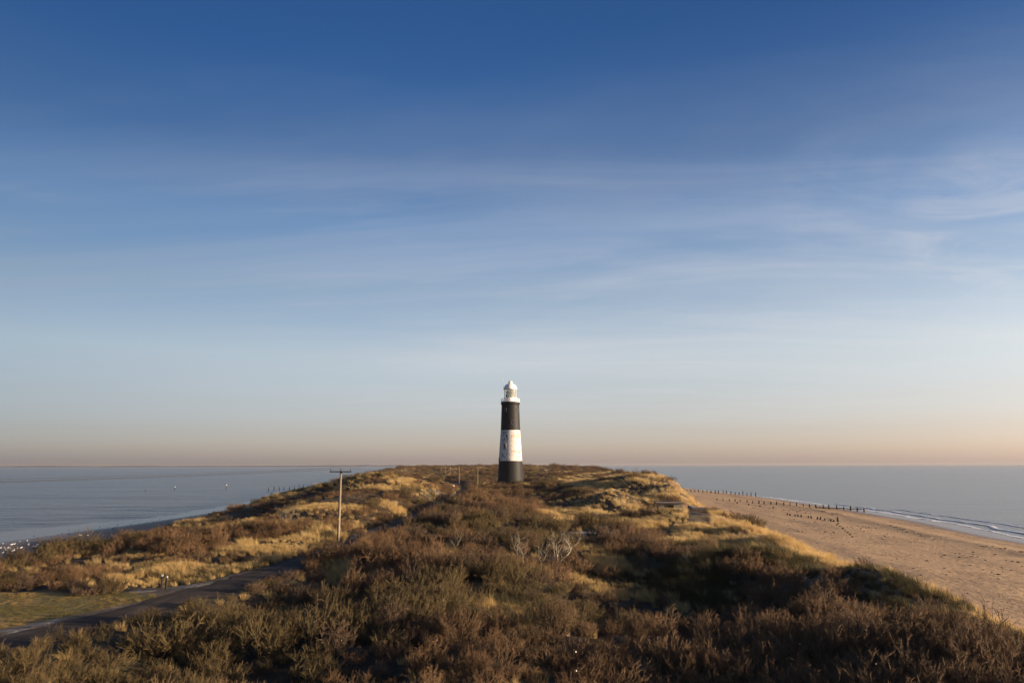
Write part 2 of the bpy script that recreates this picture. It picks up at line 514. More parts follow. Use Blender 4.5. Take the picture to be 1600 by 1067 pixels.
def build_ground():
    xs = np.concatenate([np.arange(-900, -300, 30), np.arange(-300, -110, 5), np.arange(-110, -62, 1.2), np.arange(-62, 44, 0.5), np.arange(44, 116, 1.0), np.arange(116, 200, 6), np.arange(200, 421, 20)])
    ys = [-40.0]
    while ys[-1] < 4000:
        y = ys[-1]
        ys.append(y + max(0.55, abs(y)*0.0078))
    ys = np.array(ys)
    X, Y = np.meshgrid(xs, ys)
    Z = terrain(X, Y)
    nx, ny = len(xs), len(ys)
    V = np.stack([X, Y, Z], -1).reshape(-1, 3)
    tr, tl, wr, wlft = TOE_R(Y), TOE_L(Y), WATER_R(Y), WATER_L(Y)
    jit = (fbm(X/5, Y/5, 91, 3)-0.5)*5
    beach = smooth(-2.5, 0.5, X-tr+jit)
    mud = smooth(0.5, -2.5, X-tl+jit*0.6)
    blow = smooth(0.66, 0.74, fbm(X/7, Y/9, 61, 3))*smooth(12, 20, X)*smooth(85, 100, Y)*0.8
    scar = np.exp(-(((X-36.5)/2.2)**2+((Y-133)/9)**2))*1.4 + np.exp(-(((X-40)/5)**2+((Y-205)/14)**2))*0.9 + np.exp(-(((X-46)/4)**2+((Y-235)/12)**2))*0.8
    crest = 0.75*smooth(15, 7, tr-X)*smooth(420, 300, Y)*(0.4+0.6*smooth(0.35, 0.55, fbm(X/4, Y/5, 63, 3)))*smooth(26, 40, Y)
    sand = np.clip(np.maximum.reduce([beach, crest, mud, blow, np.minimum(scar, 1)]), 0, 1)
    lawn = in_lawn(X, Y)
    turf = np.maximum(lawn, 0.0)
    wetr = smooth(0.74, 0.90, (X-tr)/(wr-tr) + (fbm(X/12, Y/20, 13, 3)-0.5)*0.10)
    wetl = smooth(0.25, 0.75, (tl-X)/(tl-wlft))
    dirt = in_dirt(X, Y)*(1-lawn)
    wet = np.clip(np.maximum.reduce([wetr, wetl*mud + 0.35*mud, dirt*0.3]), 0, 1)
    sand = np.maximum(sand, dirt*0.22)
    dro = np.abs(X-ROAD_X(Y))
    pale = smooth(3.4, 2.2, dro)*smooth(0.45, 0.6, fbm(X/3, Y/6, 71, 3))*smooth(120, 90, Y)*0.45*smooth(58, 64, Y)
    for (px, py, sx, sy, k) in ((7.5, 91, 1.6, 3.2, 1.3), (10.5, 95, 3.2, 1.2, 1.1), (14.5, 100, 3.0, 1.0, 0.8), (9, 44, 3.2, 1.0, 0.8), (20.5, 58, 2.6, 1.1, 0.9), (6.5, 37.5, 1.6, 1.2, 0.7), (12.5, 52, 2.4, 1.2, 0.6), (-24.8, 57.5, 1.8, 1.2, 0.6)):
        pale = np.maximum(pale, np.clip(k*np.exp(-(((X-px)/sx)**2+((Y-py)/sy)**2)), 0, 1))
    pale = np.maximum(pale, smooth(0.62, 0.70, fbm(X/9, Y/26, 83, 3))*smooth(150, 230, Y)*0.75*(1-beach)*(1-mud))
    pale = np.maximum(pale, dirt*0.55*smooth(0.56, 0.64, fbm(X/2.5+Y/6, Y/1.2-X/3, 79, 3)))
    M = np.stack([sand, turf, pale, wet], -1).reshape(-1, 4).astype(np.float32)
    I = np.arange(nx*ny).reshape(ny, nx)
    Q = np.stack([I[:-1, :-1], I[:-1, 1:], I[1:, 1:], I[1:, :-1]], -1)
    cx = (X[:-1, :-1]+X[1:, 1:])/2; cy = (Y[:-1, :-1]+Y[1:, 1:])/2
    gm = ground_mat()
    sel = {'beach': cx > TOE_R(cy), 'mudflat': cx < TOE_L(cy)}
    sel['ground'] = ~(sel['beach'] | sel['mudflat'])
    for nm, k in sel.items():
        F = Q[k]
        u, inv_ = np.unique(F, return_inverse=True)
        me = np_mesh(nm, V[u], inv_.reshape(F.shape), gm, True)
        ca = me.color_attributes.new('mask', 'FLOAT_COLOR', 'POINT')
        ca.data.foreach_set('color', M[u].ravel())
        tag(link(bpy.data.objects.new(nm, me)), kind='structure')
build_ground()

# ---- road
def build_road():
    m, nt, p = mat_new('worn_tarmac')
    pos = N(nt, 'ShaderNodeNewGeometry').outputs['Position']
    n = noise(nt, pos, 0.8, 6, 0.65); f = noise(nt, pos, 30, 3)
    c = mix(nt, n, (0.040, 0.030, 0.024), (0.085, 0.064, 0.050))
    c = mix(nt, math_(nt, 'MULTIPLY', sstep(nt, noise(nt, pos, 0.25, 5, 0.7), 0.52, 0.66), 0.55), c, (0.13, 0.105, 0.082))
    trk = N(nt, 'ShaderNodeMapping', {'Vector': pos, 'Rotation': (0, 0, rad(10)), 'Scale': (0.9, 0.05, 1.0)}).outputs[0]
    c = mix(nt, math_(nt, 'MULTIPLY', sstep(nt, noise(nt, trk, 1.0, 5, 0.65), 0.50, 0.64), 0.5), c, (0.125, 0.092, 0.064))
    nt.links.new(c, p.inputs['Base Color'])
    setp(p, Roughness=0.95); p.inputs['Specular IOR Level'].default_value = 0.1
    bump(nt, p, math_(nt, 'ADD', f, n), 0.4, 0.03)
    ys = np.concatenate([np.arange(20, 120, 0.7), np.arange(120, 560, 2.5)])
    x0 = ROAD_X(ys)
    # smooth the polyline
    k = np.ones(15)/15
    xp = np.pad(x0, 7, mode='edge'); x0s = np.convolve(xp, k, 'valid')
    dx = np.gradient(x0s, ys)
    nrm = np.stack([np.ones_like(dx), -dx], -1); nrm /= np.linalg.norm(nrm, axis=1)[:, None]
    offs = np.linspace(-1, 1, 7)
    V = []
    for i, y in enumerate(ys):
        for o in offs:
            e = 1.65 + (0.8*(vnoise(np.array([y*0.9]), np.array([3.0 if o > 0 else 9.0]), 5)[0]-0.5) if abs(o) == 1 else 0)
            q = np.array([x0s[i], y]) + nrm[i]*o*e
            V.append((q[0], q[1], float(ROAD_Z(y)) + 0.03 - 0.035*o*o))
    nn = len(offs)
    F = [(i*nn+j, i*nn+j+1, (i+1)*nn+j+1, (i+1)*nn+j) for i in range(len(ys)-1) for j in range(nn-1)]
    tag(link(bpy.data.objects.new('road', np_mesh('road', np.array(V), np.array(F), m, True))), kind='structure')
build_road()

# ---- sea
def build_sea():
    m, nt, p = mat_new('sea_water')
    pos = N(nt, 'ShaderNodeNewGeometry').outputs['Position']
    mp = N(nt, 'ShaderNodeMapping', {'Vector': pos, 'Rotation': (0, 0, rad(-12)), 'Scale': (0.42, 1.0, 1.0)}).outputs[0]
    w1 = noise(nt, mp, 0.12, 4, 0.55, 0.4)
    w2 = noise(nt, mp, 0.8, 5, 0.6, 0.3)
    w3 = noise(nt, mp, 0.018, 4, 0.5)
    big = N(nt, 'ShaderNodeMapping', {'Vector': pos, 'Scale': (0.0012, 0.006, 1.0)}).outputs[0]
    band = noise(nt, big, 1.0, 4, 0.6)
    c = mix(nt, sstep(nt, band, 0.35, 0.7), (0.056, 0.048, 0.045), (0.080, 0.069, 0.063))
    nt.links.new(c, p.inputs['Base Color'])
    setp(p, Roughness=0.22, IOR=1.33)
    p.inputs['Specular IOR Level'].default_value = 0.36
    h = math_(nt, 'ADD', math_(nt, 'ADD', math_(nt, 'MULTIPLY', w1, 1.6), math_(nt, 'MULTIPLY', w2, 0.35)), math_(nt, 'MULTIPLY', w3, 4.0))
    sxx = N(nt, 'ShaderNodeSeparateXYZ', {0: pos}).outputs[0]
    ruf = N(nt, 'ShaderNodeMapRange', {'Value': sxx, 'From Min': -90.0, 'From Max': 60.0, 'To Min': 3.6, 'To Max': 0.9}).outputs[0]
    h = math_(nt, 'MULTIPLY', math_(nt, 'MULTIPLY', h, ruf), math_(nt, 'ADD', 0.45, band))
    bump(nt, p, h, 0.34, 1.0)
    vs, fs = [(0, 300, 0)], []
    rr = [60, 200, 600, 2000, 7000, 20000, 45000]
    n = 96
    for r in rr:
        for k in range(n):
            a = 2*math.pi*k/n
            vs.append((r*math.cos(a), 300+r*math.sin(a), 0))
    for k in range(n):
        fs.append((0, 1+k, 1+(k+1) % n))
    for i in range(len(rr)-1):
        for k in range(n):
            k2 = (k+1) % n
            fs.append((1+i*n+k, 1+(i+1)*n+k, 1+(i+1)*n+k2, 1+i*n+k2))
    me = bpy.data.meshes.new('sea'); me.from_pydata(vs, [], fs); me.materials.append(m); me.shade_smooth()
    tag(link(bpy.data.objects.new('sea', me)), kind='structure')
build_sea()

# ---- breaking wave along the right-hand shore
def build_surf():
    m, nt, p = mat_new('surf_foam')
    pos = N(nt, 'ShaderNodeNewGeometry').outputs['Position']
    uvn = N(nt, 'ShaderNodeAttribute', attribute_name='across').outputs['Fac']
    st = N(nt, 'ShaderNodeMapping', {'Vector': pos, 'Rotation': (0, 0, rad(8)), 'Scale': (1.0, 0.30, 1.0)}).outputs[0]
    n = noise(nt, st, 0.55, 7, 0.7, 0.6)
    e = math_(nt, 'MULTIPLY', math_(nt, 'MULTIPLY', uvn, math_(nt, 'SUBTRACT', 1.0, uvn)), 4.0)
    a = sstep(nt, math_(nt, 'ADD', n, math_(nt, 'MULTIPLY', e, 0.22)), 0.58, 0.72)
    nt.links.new(a, p.inputs['Alpha'])
    setp(p, Roughness=0.8)
    p.inputs['Base Color'].default_value = (0.78, 0.78, 0.78, 1)
    bump(nt, p, n, 0.6, 0.2)
    V, F, A = [], [], []
    nn = 9
    def strip(ys, x0f, w_f, hgt):
        b = len(V)
        for i, y in enumerate(ys):
            w = w_f(y)
            for j in range(nn):
                t = j/(nn-1)
                x = x0f(y) + (t-0.5)*w
                V.append((x, y, 0.03 + hgt*math.sin(math.pi*t)**2 + (max(0.0, tz_b(x, y)) if x > 0 else 0.0)))
                A.append(t)
        for i in range(len(ys)-1):
            for j in range(nn-1):
                F.append((b+i*nn+j, b+i*nn+j+1, b+(i+1)*nn+j+1, b+(i+1)*nn+j))
    def tz_b(x, y):
        t = (x-TOE_R(y))/(WATER_R(y)-TOE_R(y))
        return 2.9*max(0, 1-t)**0.9 if t < 1 else 0.0
    wob = lambda y, s: float((fbm(np.array([y/14.0]), np.array([s]), 5, 3)[0]-0.5)*5)
    strip(np.arange(40, 470, 1.5), lambda y: float(WATER_R(y))+0.6+wob(y, 0.5)*0.5, lambda y: 3.2+1.2*math.sin(y*0.07), 0.05)
    strip(np.arange(60, 260, 1.5), lambda y: float(WATER_R(y))+5.5+wob(y, 4.5), lambda y: 3.0, 0.16)
    strip(np.arange(110, 230, 1.5), lambda y: float(WATER_R(y))+11.5+wob(y, 8.5), lambda y: 1.8, 0.12)
    strip(np.arange(420, 900, 4), lambda y: float(WATER_L(y))-1+wob(y, 12.5), lambda y: 5, 0.1)
    me = np_mesh('surf_foam', np.array(V), np.array(F), m, True)
    at = me.attributes.new('across', 'FLOAT', 'POINT')
    at.data.foreach_set('value', np.array(A, dtype=np.float32))
    o = tag(link(bpy.data.objects.new('surf_foam', me)), 'broken white surf running along the sandy shore', 'surf', None, 'stuff')
build_surf()

# ---- low coast far across the estuary
def build_coast():
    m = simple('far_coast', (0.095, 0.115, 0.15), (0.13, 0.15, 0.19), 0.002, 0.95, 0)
    V, F = [], []
    n = 240
    for i in range(n):
        t = i/(n-1)
        x = -9800 + t*9700
        h = 3 + 15*fbm(np.array([x/700.0]), np.array([0.3]), 4, 5)[0] + 6*vnoise(np.array([x/60.0]), np.array([5.0]), 2)[0]
        h *= smooth(0, 0.03, np.array(1.0-t)) * 1.0 + 0.0
        y = 9000 - 900*math.sin(t*2.2)
        V += [(x, y, -2), (x, y+40, h*0.8), (x, y+260, h), (x, y+700, h*0.5), (x, y+900, -2)]
    for i in range(n-1):
        for j in range(4):
            F.append((i*5+j, (i+1)*5+j, (i+1)*5+j+1, i*5+j+1))
    tag(link(bpy.data.objects.new('hills', np_mesh('hills', np.array(V, float), np.array(F), m, True))), kind='structure')
build_coast()

# ================================================================== lighthouse
def build_lighthouse():
    LX, LY = -0.6, 277.0
    Z0 = 7.6                       # height of the visible foot
    def H(yc): return (920-yc)*0.0474
    black, nt, p = mat_new('black_tower_paint')
    g = N(nt, 'ShaderNodeTexCoord').outputs['Object']
    st = N(nt, 'ShaderNodeMapping', {'Vector': g, 'Scale': (1.0, 1.0, 0.22)}).outputs[0]
    n = noise(nt, st, 1.4, 6, 0.65)
    c = mix(nt, n, (0.007, 0.007, 0.009), (0.021, 0.020, 0.019))
    c = mix(nt, math_(nt, 'MULTIPLY', sstep(nt, noise(nt, g, 3.2, 5, 0.7), 0.62, 0.72), 0.5), c, (0.11, 0.095, 0.08))
    nt.links.new(c, p.inputs['Base Color']); setp(p, Roughness=0.6); p.inputs['Specular IOR Level'].default_value = 0.2
    bk = N(nt, 'ShaderNodeTexBrick', {'Vector': g, 'Scale': 2.0})
    bump(nt, p, noise(nt, g, 6, 4), 0.35, 0.05)
    white, nt, p = mat_new('peeling_white_paint')
    g = N(nt, 'ShaderNodeTexCoord').outputs['Object']
    n = math_(nt, 'ADD', math_(nt, 'MULTIPLY', noise(nt, g, 0.55, 8, 0.75, 0.4), 0.6), math_(nt, 'MULTIPLY', noise(nt, g, 2.6, 6, 0.7), 0.4))
    sx = N(nt, 'ShaderNodeSeparateXYZ', {0: g}).outputs[0]
    # the seaward side has weathered to ochre plaster, the other to dark mortar
    bare = mix(nt, sstep(nt, sx, -0.8, 1.2), (0.15, 0.135, 0.12), (0.42, 0.20, 0.09))
    c = mix(nt, noise(nt, g, 2.5, 5), (0.48, 0.455, 0.415), (0.62, 0.585, 0.54))
    c = mix(nt, sstep(nt, n, 0.525, 0.555), c, bare)
    nt.links.new(c, p.inputs['Base Color']); setp(p, Roughness=0.7)
    bump(nt, p, n, 0.3, 0.05)
    trim = simple('gallery_white_paint', (0.70, 0.68, 0.64), (0.84, 0.81, 0.76), 2.0, 0.55, 0.1, 0.02)
    dark = simple('dark_window', (0.008, 0.008, 0.010), (0.02, 0.02, 0.024), 4, 0.3, 0)
    stone = simple('window_surround', (0.05, 0.05, 0.05), (0.11, 0.10, 0.09), 3, 0.8, 0.2)
    patch = simple('boarded_window', (0.28, 0.26, 0.24), (0.42, 0.39, 0.35), 3, 0.8, 0.2)
    glass, nt, p = mat_new('lantern_glass')
    setp(p, Roughness=0.05, IOR=1.45); p.inputs['Base Color'].default_value = (0.86, 0.93, 0.88, 1)
    p.inputs['Transmission Weight'].default_value = 0.9
    lensm, nt, p = mat_new('lantern_lens')
    setp(p, Roughness=0.15); p.inputs['Base Color'].default_value = (0.24, 0.30, 0.25, 1)
    metal = simple('lantern_bars', (0.55, 0.54, 0.50), (0.70, 0.68, 0.62), 4, 0.5, 0)

    R = empty('lighthouse', (LX, LY, Z0))
    tag(R, 'tall tapering lighthouse banded black, white and black with a white lantern top', 'lighthouse')
    prof = lambda yc: np.interp(yc, [280, 300, 503, 750, 920, 990], [3.44, 3.47, 3.78, 4.55, 5.0, 5.25])
    def band(name, y0, y1, mat, steps=14, out=0.0):
        b = MB()
        pr = [(float(prof(y0+(y1-y0)*i/steps))+out, H(y0+(y1-y0)*i/steps)) for i in range(steps+1)]
        b.lathe(pr, 64)
        return b.build(name, mat, R, True)
    lo = band('lower_band', 990, 751, black)
    mi = band('middle_band', 751, 503, white)
    up = band('upper_band', 503, 297, black)
    b = MB()
    b.lathe([(3.44, H(299)), (3.62, H(292)), (3.70, H(284)), (3.72, H(278)), (3.72, H(272)), (0.5, H(272))], 64)
    b.build('cornice', black, R, True)
    b = MB()     # gallery: white parapet deck
    b.lathe([(0.5, H(271.5)), (3.74, H(271.5)), (3.74, H(266.5)), (2.72, H(266.5)), (2.66, H(236)), (0.5, H(236))], 64)
    ga = b.build('gallery', trim, R)
    b = MB()     # railing
    for k in range(36):
        a = 2*math.pi*k/36
        b.tube([(3.6*math.cos(a), 3.6*math.sin(a), H(267)), (3.6*math.cos(a), 3.6*math.sin(a), H(243))], 0.03, 5)
    for zz in (243, 251, 259):
        ring = [(3.6*math.cos(2*math.pi*k/48), 3.6*math.sin(2*math.pi*k/48), H(zz)) for k in range(49)]
        b.tube(ring, 0.032, 5)
    b.build('railing', trim, ga)
    b = MB()
    b.lathe([(2.36, H(235.5)), (2.36, H(166))], 48)
    la = b.build('lantern', glass, R, True)
    b = MB()     # diamond glazing bars
    nd = 16
    for k in range(nd):
        for s in (-1, 1):
            pts = []
            for i in range(9):
                t = i/8
                a = 2*math.pi*(k + s*t*2.0)/nd
                pts.append((2.40*math.cos(a), 2.40*math.sin(a), H(236+(166-236)*t)))
            b.tube(pts, 0.036, 5, False)
    for k in range(8):
        a = 2*math.pi*(k+0.5)/8
        b.tube([(2.41*math.cos(a), 2.41*math.sin(a), H(236)), (2.41*math.cos(a), 2.41*math.sin(a), H(166))], 0.07, 6, False)
    b.build('glazing_bars', metal, la)
    b = MB()
    b.lathe([(0.05, H(236)), (1.05, H(234)), (1.25, H(222)), (1.30, H(205)), (1.2, H(188)), (0.9, H(176)), (0.05, H(172))], 32)
    b.build('lens', lensm, la, True)
    b = MB()
    pr = [(2.36, H(165.5)), (2.64, H(166)), (2.68, H(161)), (2.58, H(158))]
    for i in range(10):
        a = i/9*math.pi/2*0.93
        pr.append((2.56*math.cos(a), H(157)+2.05*math.sin(a)))
    pr += [(0.42, H(113)), (0.78, H(111)), (0.80, H(101)), (0.62, H(97)), (0.45, H(95.5)), (0.02, H(95))]
    b.lathe(pr, 48)
    do = b.build('dome', trim, R, True)
    b = MB()
    b.tube([(-2.55, -0.2, H(176)), (-2.72, -0.2, H(160)), (-2.72, -0.2, H(78))], 0.035, 6)
    b.build('aerial', metal, R)
    cxs = {338: 309.5, 325: 309, 442: 308.5, 640: 309, 750: 308.5, 905: 307, 340: 309.5}
    def window(xc, yc, w, h, parent, fm, pm, name='window'):
        r = float(prof(yc))
        a = math.asin(max(-0.99, min(0.99, (xc-309)*0.0471/r)))
        n = Vector((math.sin(a), -math.cos(a), 0))
        rz = math.atan2(n.y, n.x)+math.pi/2
        c = n*(r-0.10); c.z = H(yc)
        b = MB()
        t = 0.13
        b.box(c+Vector((0, 0, h/2+t/2)), (w+2*t, 0.42, t), rz)
        b.box(c-Vector((0, 0, h/2+t/2)), (w+2*t+0.1, 0.46, t), rz)
        for s in (-1, 1):
            o = Vector((math.cos(rz), math.sin(rz), 0))*s*(w/2+t/2)
            b.box(c+o, (t, 0.42, h), rz)
        f = b.build(name, fm, parent)
        b = MB(); b.box(n*(r-0.04)+Vector((0, 0, H(yc))), (w, 0.16, h), rz)
        b.build('pane' if name == 'window' else 'door_panel', pm, f)
    window(367, 340, 0.6, 1.25, up, stone, dark)
    window(270, 338, 0.7, 1.2, up, stone, black)
    window(325, 442, 0.85, 1.25, up, stone, dark)
    window(263, 634, 0.95, 1.9, mi, patch, stone)
    window(280, 549, 0.4, 0.6, mi, stone, dark)
    window(219, 752, 0.9, 2.0, lo, stone, dark)
    window(396, 918, 1.1, 1.6, lo, stone, dark, 'door')
build_lighthouse()

# ================================================================== power line
POLE_LINE = [(-46, 27), (-19.9, 83.3), (-12.3, 257), (-22.8, 309), (-33.0, 383), (-44.4, 478), (-55.5, 560)]
pole_tops = []
def build_poles():
    wood, nt, p = mat_new('weathered_pole_wood')
    g = N(nt, 'ShaderNodeTexCoord').outputs['Object']
    mp = N(nt, 'ShaderNodeMapping', {'Vector': g, 'Scale': (6, 6, 0.25)}).outputs[0]
    n = noise(nt, mp, 2.2, 6, 0.65)
    nt.links.new(rampn(nt, n, [(0.3, (0.11, 0.08, 0.055)), (0.7, (0.27, 0.21, 0.145))]), p.inputs['Base Color'])
    setp(p, Roughness=0.85); bump(nt, p, n, 0.4, 0.02)
    arm = simple('crossarm_steel', (0.018, 0.016, 0.015), (0.045, 0.038, 0.032), 5, 0.7, 0.1)
    por = simple('insulator_porcelain', (0.05, 0.035, 0.03), (0.09, 0.06, 0.05), 8, 0.25, 0)
    yel = simple('yellow_plate', (0.62, 0.42, 0.03), (0.70, 0.50, 0.05), 8, 0.5, 0)
    labels = [None, 'nearest and tallest wooden utility pole, standing beside the road left of the lighthouse',
              'slim far utility pole standing closest to the lighthouse, on its left',
              'second far utility pole left of the lighthouse, above the dark road bend',
              'third far utility pole left of the lighthouse, rising from the pale dunes',
              'fourth far utility pole left of the lighthouse, thin against distant dunes',
              'farthest and leftmost of the thin distant utility poles near the horizon']
    first = None
    HT = 8.72
    for i, (x, y) in enumerate(POLE_LINE):
        gz = tz(x, y)-0.1
        j0, j1 = max(i-1, 0), min(i+1, len(POLE_LINE)-1)
        ang = math.atan2(POLE_LINE[j1][0]-POLE_LINE[j0][0], POLE_LINE[j1][1]-POLE_LINE[j0][1])
        rz = -ang*0.6
        top = 14.0+0.05 if i >= 2 else gz+HT
        if i == 0: top = gz+8.6
        pole_tops.append((x, y, top, rz))
        if i == 0:
            continue                      # wholly outside the picture: only its wires come into view
        sc = (top-gz)/HT
        if first is None:
            R = empty('utility_pole', (x, y, gz), rz)
            b = MB(); b.tube([(0, 0, 0), (0, 0, 2), (0, 0, 5), (0, 0, HT-0.12)], [0.165, 0.155, 0.135, 0.115], 14)
            b.build('shaft', wood, R, True)
            b = MB(); b.box((0, -0.15, HT-0.36), (2.55, 0.11, 0.13))
            b.box((0, 0.0, HT-0.36), (0.30, 0.2, 0.07))
            a = b.build('crossarm', arm, R)
            for px, h in ((-1.2, 0.0), (0.0, 0.12), (1.2, 0.0)):
                q = MB()
                base = HT-0.30+h if px else HT-0.12
                q.lathe([(0.02, 0), (0.02, 0.12), (0.075, 0.13), (0.085, 0.17), (0.05, 0.19), (0.065, 0.22), (0.04, 0.26), (0.055, 0.29), (0.0, 0.32)], 10, (px, -0.15 if px else 0, base))
                q.build('insulator', por, R, True)
            b = MB(); b.box((0.02, -0.158, 3.02), (0.16, 0.02, 0.24)); b.build('warning_plate', yel, R)
            first = R
        else:
            R = first.copy(); COL.objects.link(R)
            R.location = (x, y, gz); R.rotation_euler = (0, 0, rz); R.scale = (1, 1, sc)
            for ch in list(first.children):
                c = ch.copy(); COL.objects.link(c); c.parent = R
        tag(R, labels[i], 'utility pole', 'utility poles along the road')
    # three conductors strung from crossarm to crossarm, each run one wire
    cab = simple('conductor', (0.02, 0.02, 0.022), (0.04, 0.04, 0.042), 5, 0.6, 0)
    lab = ['overhead wire on the left crossarm end of the near pole', 'overhead wire on the top pin of the near pole', 'overhead wire on the right crossarm end of the near pole']
    for k, off in enumerate((-1.2, 0.0, 1.2)):
        b = MB()
        for s in range(len(pole_tops)-1):
            def pt(t):
                x, y, top, rz = t
                z = top+0.02 if off else top+0.20
                return Vector((x+off*math.cos(rz), y+off*math.sin(rz)-0.15, z))
            p0, p1 = pt(pole_tops[s]), pt(pole_tops[s+1])
            L = (p1-p0).length
            sag = 0.35 if s == 0 else 0.000045*L*L
            pts = []
            for i in range(15):
                t = i/14
                q = p0.lerp(p1, t); q.z -= sag*4*t*(1-t)
                pts.append(q)
            b.tube(pts, 0.013 if s == 0 else 0.009, 5, False)
        tag(b.build('overhead_wire', cab), lab[k], 'wire', 'overhead wires between the utility poles')
build_poles()

# ================================================================== beach and shore timber
def post_mesh(h, r, seed, n=7):
    q = random.Random(seed)
    b = MB()
    lx, ly = q.uniform(-0.06, 0.06)*h, q.uniform(-0.06, 0.06)*h
    b.tube([(0, 0, -0.6), (0, 0, 0.05), (lx*0.5, ly*0.5, h*0.5), (lx, ly, h*0.93), (lx+q.uniform(-.04, .04), ly, h)],
           [r*1.1, r*1.1, r, r*0.92, r*0.55], n)
    return b
def ordn(i):
    w = ['first', 'second', 'third', 'fourth', 'fifth', 'sixth', 'seventh', 'eighth', 'ninth', 'tenth', 'eleventh', 'twelfth', 'thirteenth',
         'fourteenth', 'fifteenth', 'sixteenth', 'seventeenth', 'eighteenth', 'nineteenth', 'twentieth', 'twenty-first', 'twenty-second', 'twenty-third', 'twenty-fourth', 'twenty-fifth', 'twenty-sixth', 'twenty-seventh', 'twenty-eighth']
    return w[i]
def build_groynes():
    wood = simple('tarred_groyne_timber', (0.022, 0.017, 0.014), (0.075, 0.055, 0.042), 5, 0.85, 0.4, 0.03)
    railm = simple('groyne_plank', (0.025, 0.020, 0.017), (0.06, 0.045, 0.036), 3, 0.85, 0.3, 0.03)
    protos = [post_mesh(1.0, 0.15, s).build('groyne_post', wood, None, True).data for s in range(5)]
    for o in [o for o in COL.objects if o.name.startswith('groyne_post')]:
        bpy.data.objects.remove(o)
    def post(x, y, h, label, group, wide=1.0):
        o = link(bpy.data.objects.new('groyne_post', rnd.choice(protos)))
        z = max(tz(x, y), -0.6)
        o.location = (x, y, z); o.rotation_euler = (0, 0, rnd.uniform(0, 6.28)); o.scale = (wide*1.25, wide*1.25, h*1.1 + max(0, -z))
        tag(o, label, 'post', group)
        return o
    def row(a, b, n, h0, h1, text, group, wob=0.25):
        for i in range(n):
            t = i/(n-1)
            x, y = a[0]+(b[0]-a[0])*t+rnd.uniform(-wob, wob), a[1]+(b[1]-a[1])*t+rnd.uniform(-wob, wob)
            h = (h0+(h1-h0)*t)*rnd.uniform(0.75, 1.15)
            post(x, y, h, text % ordn(i), group, rnd.uniform(0.85, 1.25))
    def rail(a, b, z0, z1, label):
        m = MB()
        A, B = Vector((*a, z0)), Vector((*b, z1))
        d = (B-A); L = d.length
        for k in range(3):
            p, q = A.lerp(B, k/3+0.003), A.lerp(B, (k+1)/3-0.003)
            mm = (p+q)/2
            m.box(mm+Vector((0, 0, rnd.uniform(-.05, .05))), ((q-p).length, 0.12, 0.22), math.atan2(d.y, d.x))
        tag(m.build('groyne_rail', railm), label, 'rail')
    row((68.5, 240), (104, 213), 24, 0.6, 1.15, '%s groyne post from the dune end of the nearer long row on the sand', 'posts of the nearer beach groyne')
    rail((93, 221.5), (103.5, 213.5), 1.15, 1.0, 'low dark rail linking the seaward posts of the nearer beach groyne')
    row((75, 323), (107.5, 318), 20, 0.9, 1.6, '%s groyne post from the dune end of the farther row by the waterline', 'posts of the farther beach groyne', 0.2)
    row((77, 455), (106, 447), 10, 0.8, 1.3, '%s post from the dunes in the farthest small groyne', 'posts of the farthest beach groyne', 0.2)
    row((66.5, 175), (69.8, 157), 12, 0.45, 0.55, '%s rotten stump from the far end of the broken middle groyne', 'stumps of the broken middle groyne', 0.35)
    row((69.8, 157), (56.5, 121), 11, 0.16, 0.14, '%s low half-buried stump from the bend of the broken middle groyne', 'half-buried stumps on the beach', 0.5)
    post(71.3, 158.5, 0.9, 'single taller post standing just right of the broken middle groyne', 'stumps of the broken middle groyne', 1.1)
    for i, (x, y) in enumerate([(70.5, 226), (71.5, 218), (72.8, 212), (74.5, 206)]):
        post(x, y, 0.4, 'lone stump on open sand, %s from the left beyond the broken groyne' % ordn(i), 'lone stumps on the beach', 1.3)
    row((-137, 404), (-121.5, 478), 14, 2.1, 2.0, '%s groyne post from the left end of the row standing in the estuary', 'posts of the estuary groyne', 0.3)
    for i in range(16):
        t = i/15
        post(-131+rnd.uniform(-.3, .3)+4*t, 462+t*95, 1.4, '%s short post from the left in the low row behind the estuary groyne' % ordn(i), 'short posts behind the estuary groyne')
    # three lone channel markers off the left shore
    pale = simple('marker_white_top', (0.36, 0.35, 0.33), (0.50, 0.48, 0.45), 5, 0.6, 0)
    for (x, y, h, lb) in ((-206, 404, 1.2, 'shortest and leftmost of three lone posts in the estuary'), (-199.4, 425, 2.0, 'middle of three lone posts in the estuary, white topped'), (-173.7, 437, 2.8, 'tallest and rightmost of three lone posts in the estuary, white topped')):
        R = empty('marker_post', (x, y, 0))
        b = post_mesh(h*0.72, 0.24, int(h*10)); b.build('post', wood, R, True)
        if h > 1.5:
            b = MB(); b.lathe([(0.0, h*0.70), (0.30, h*0.70), (0.30, h*0.86), (0.22, h*0.98), (0.0, h)], 10); b.build('white_cap', pale, R, True)
        tag(R, lb, 'marker post', 'lone posts off the left shore')
build_groynes()

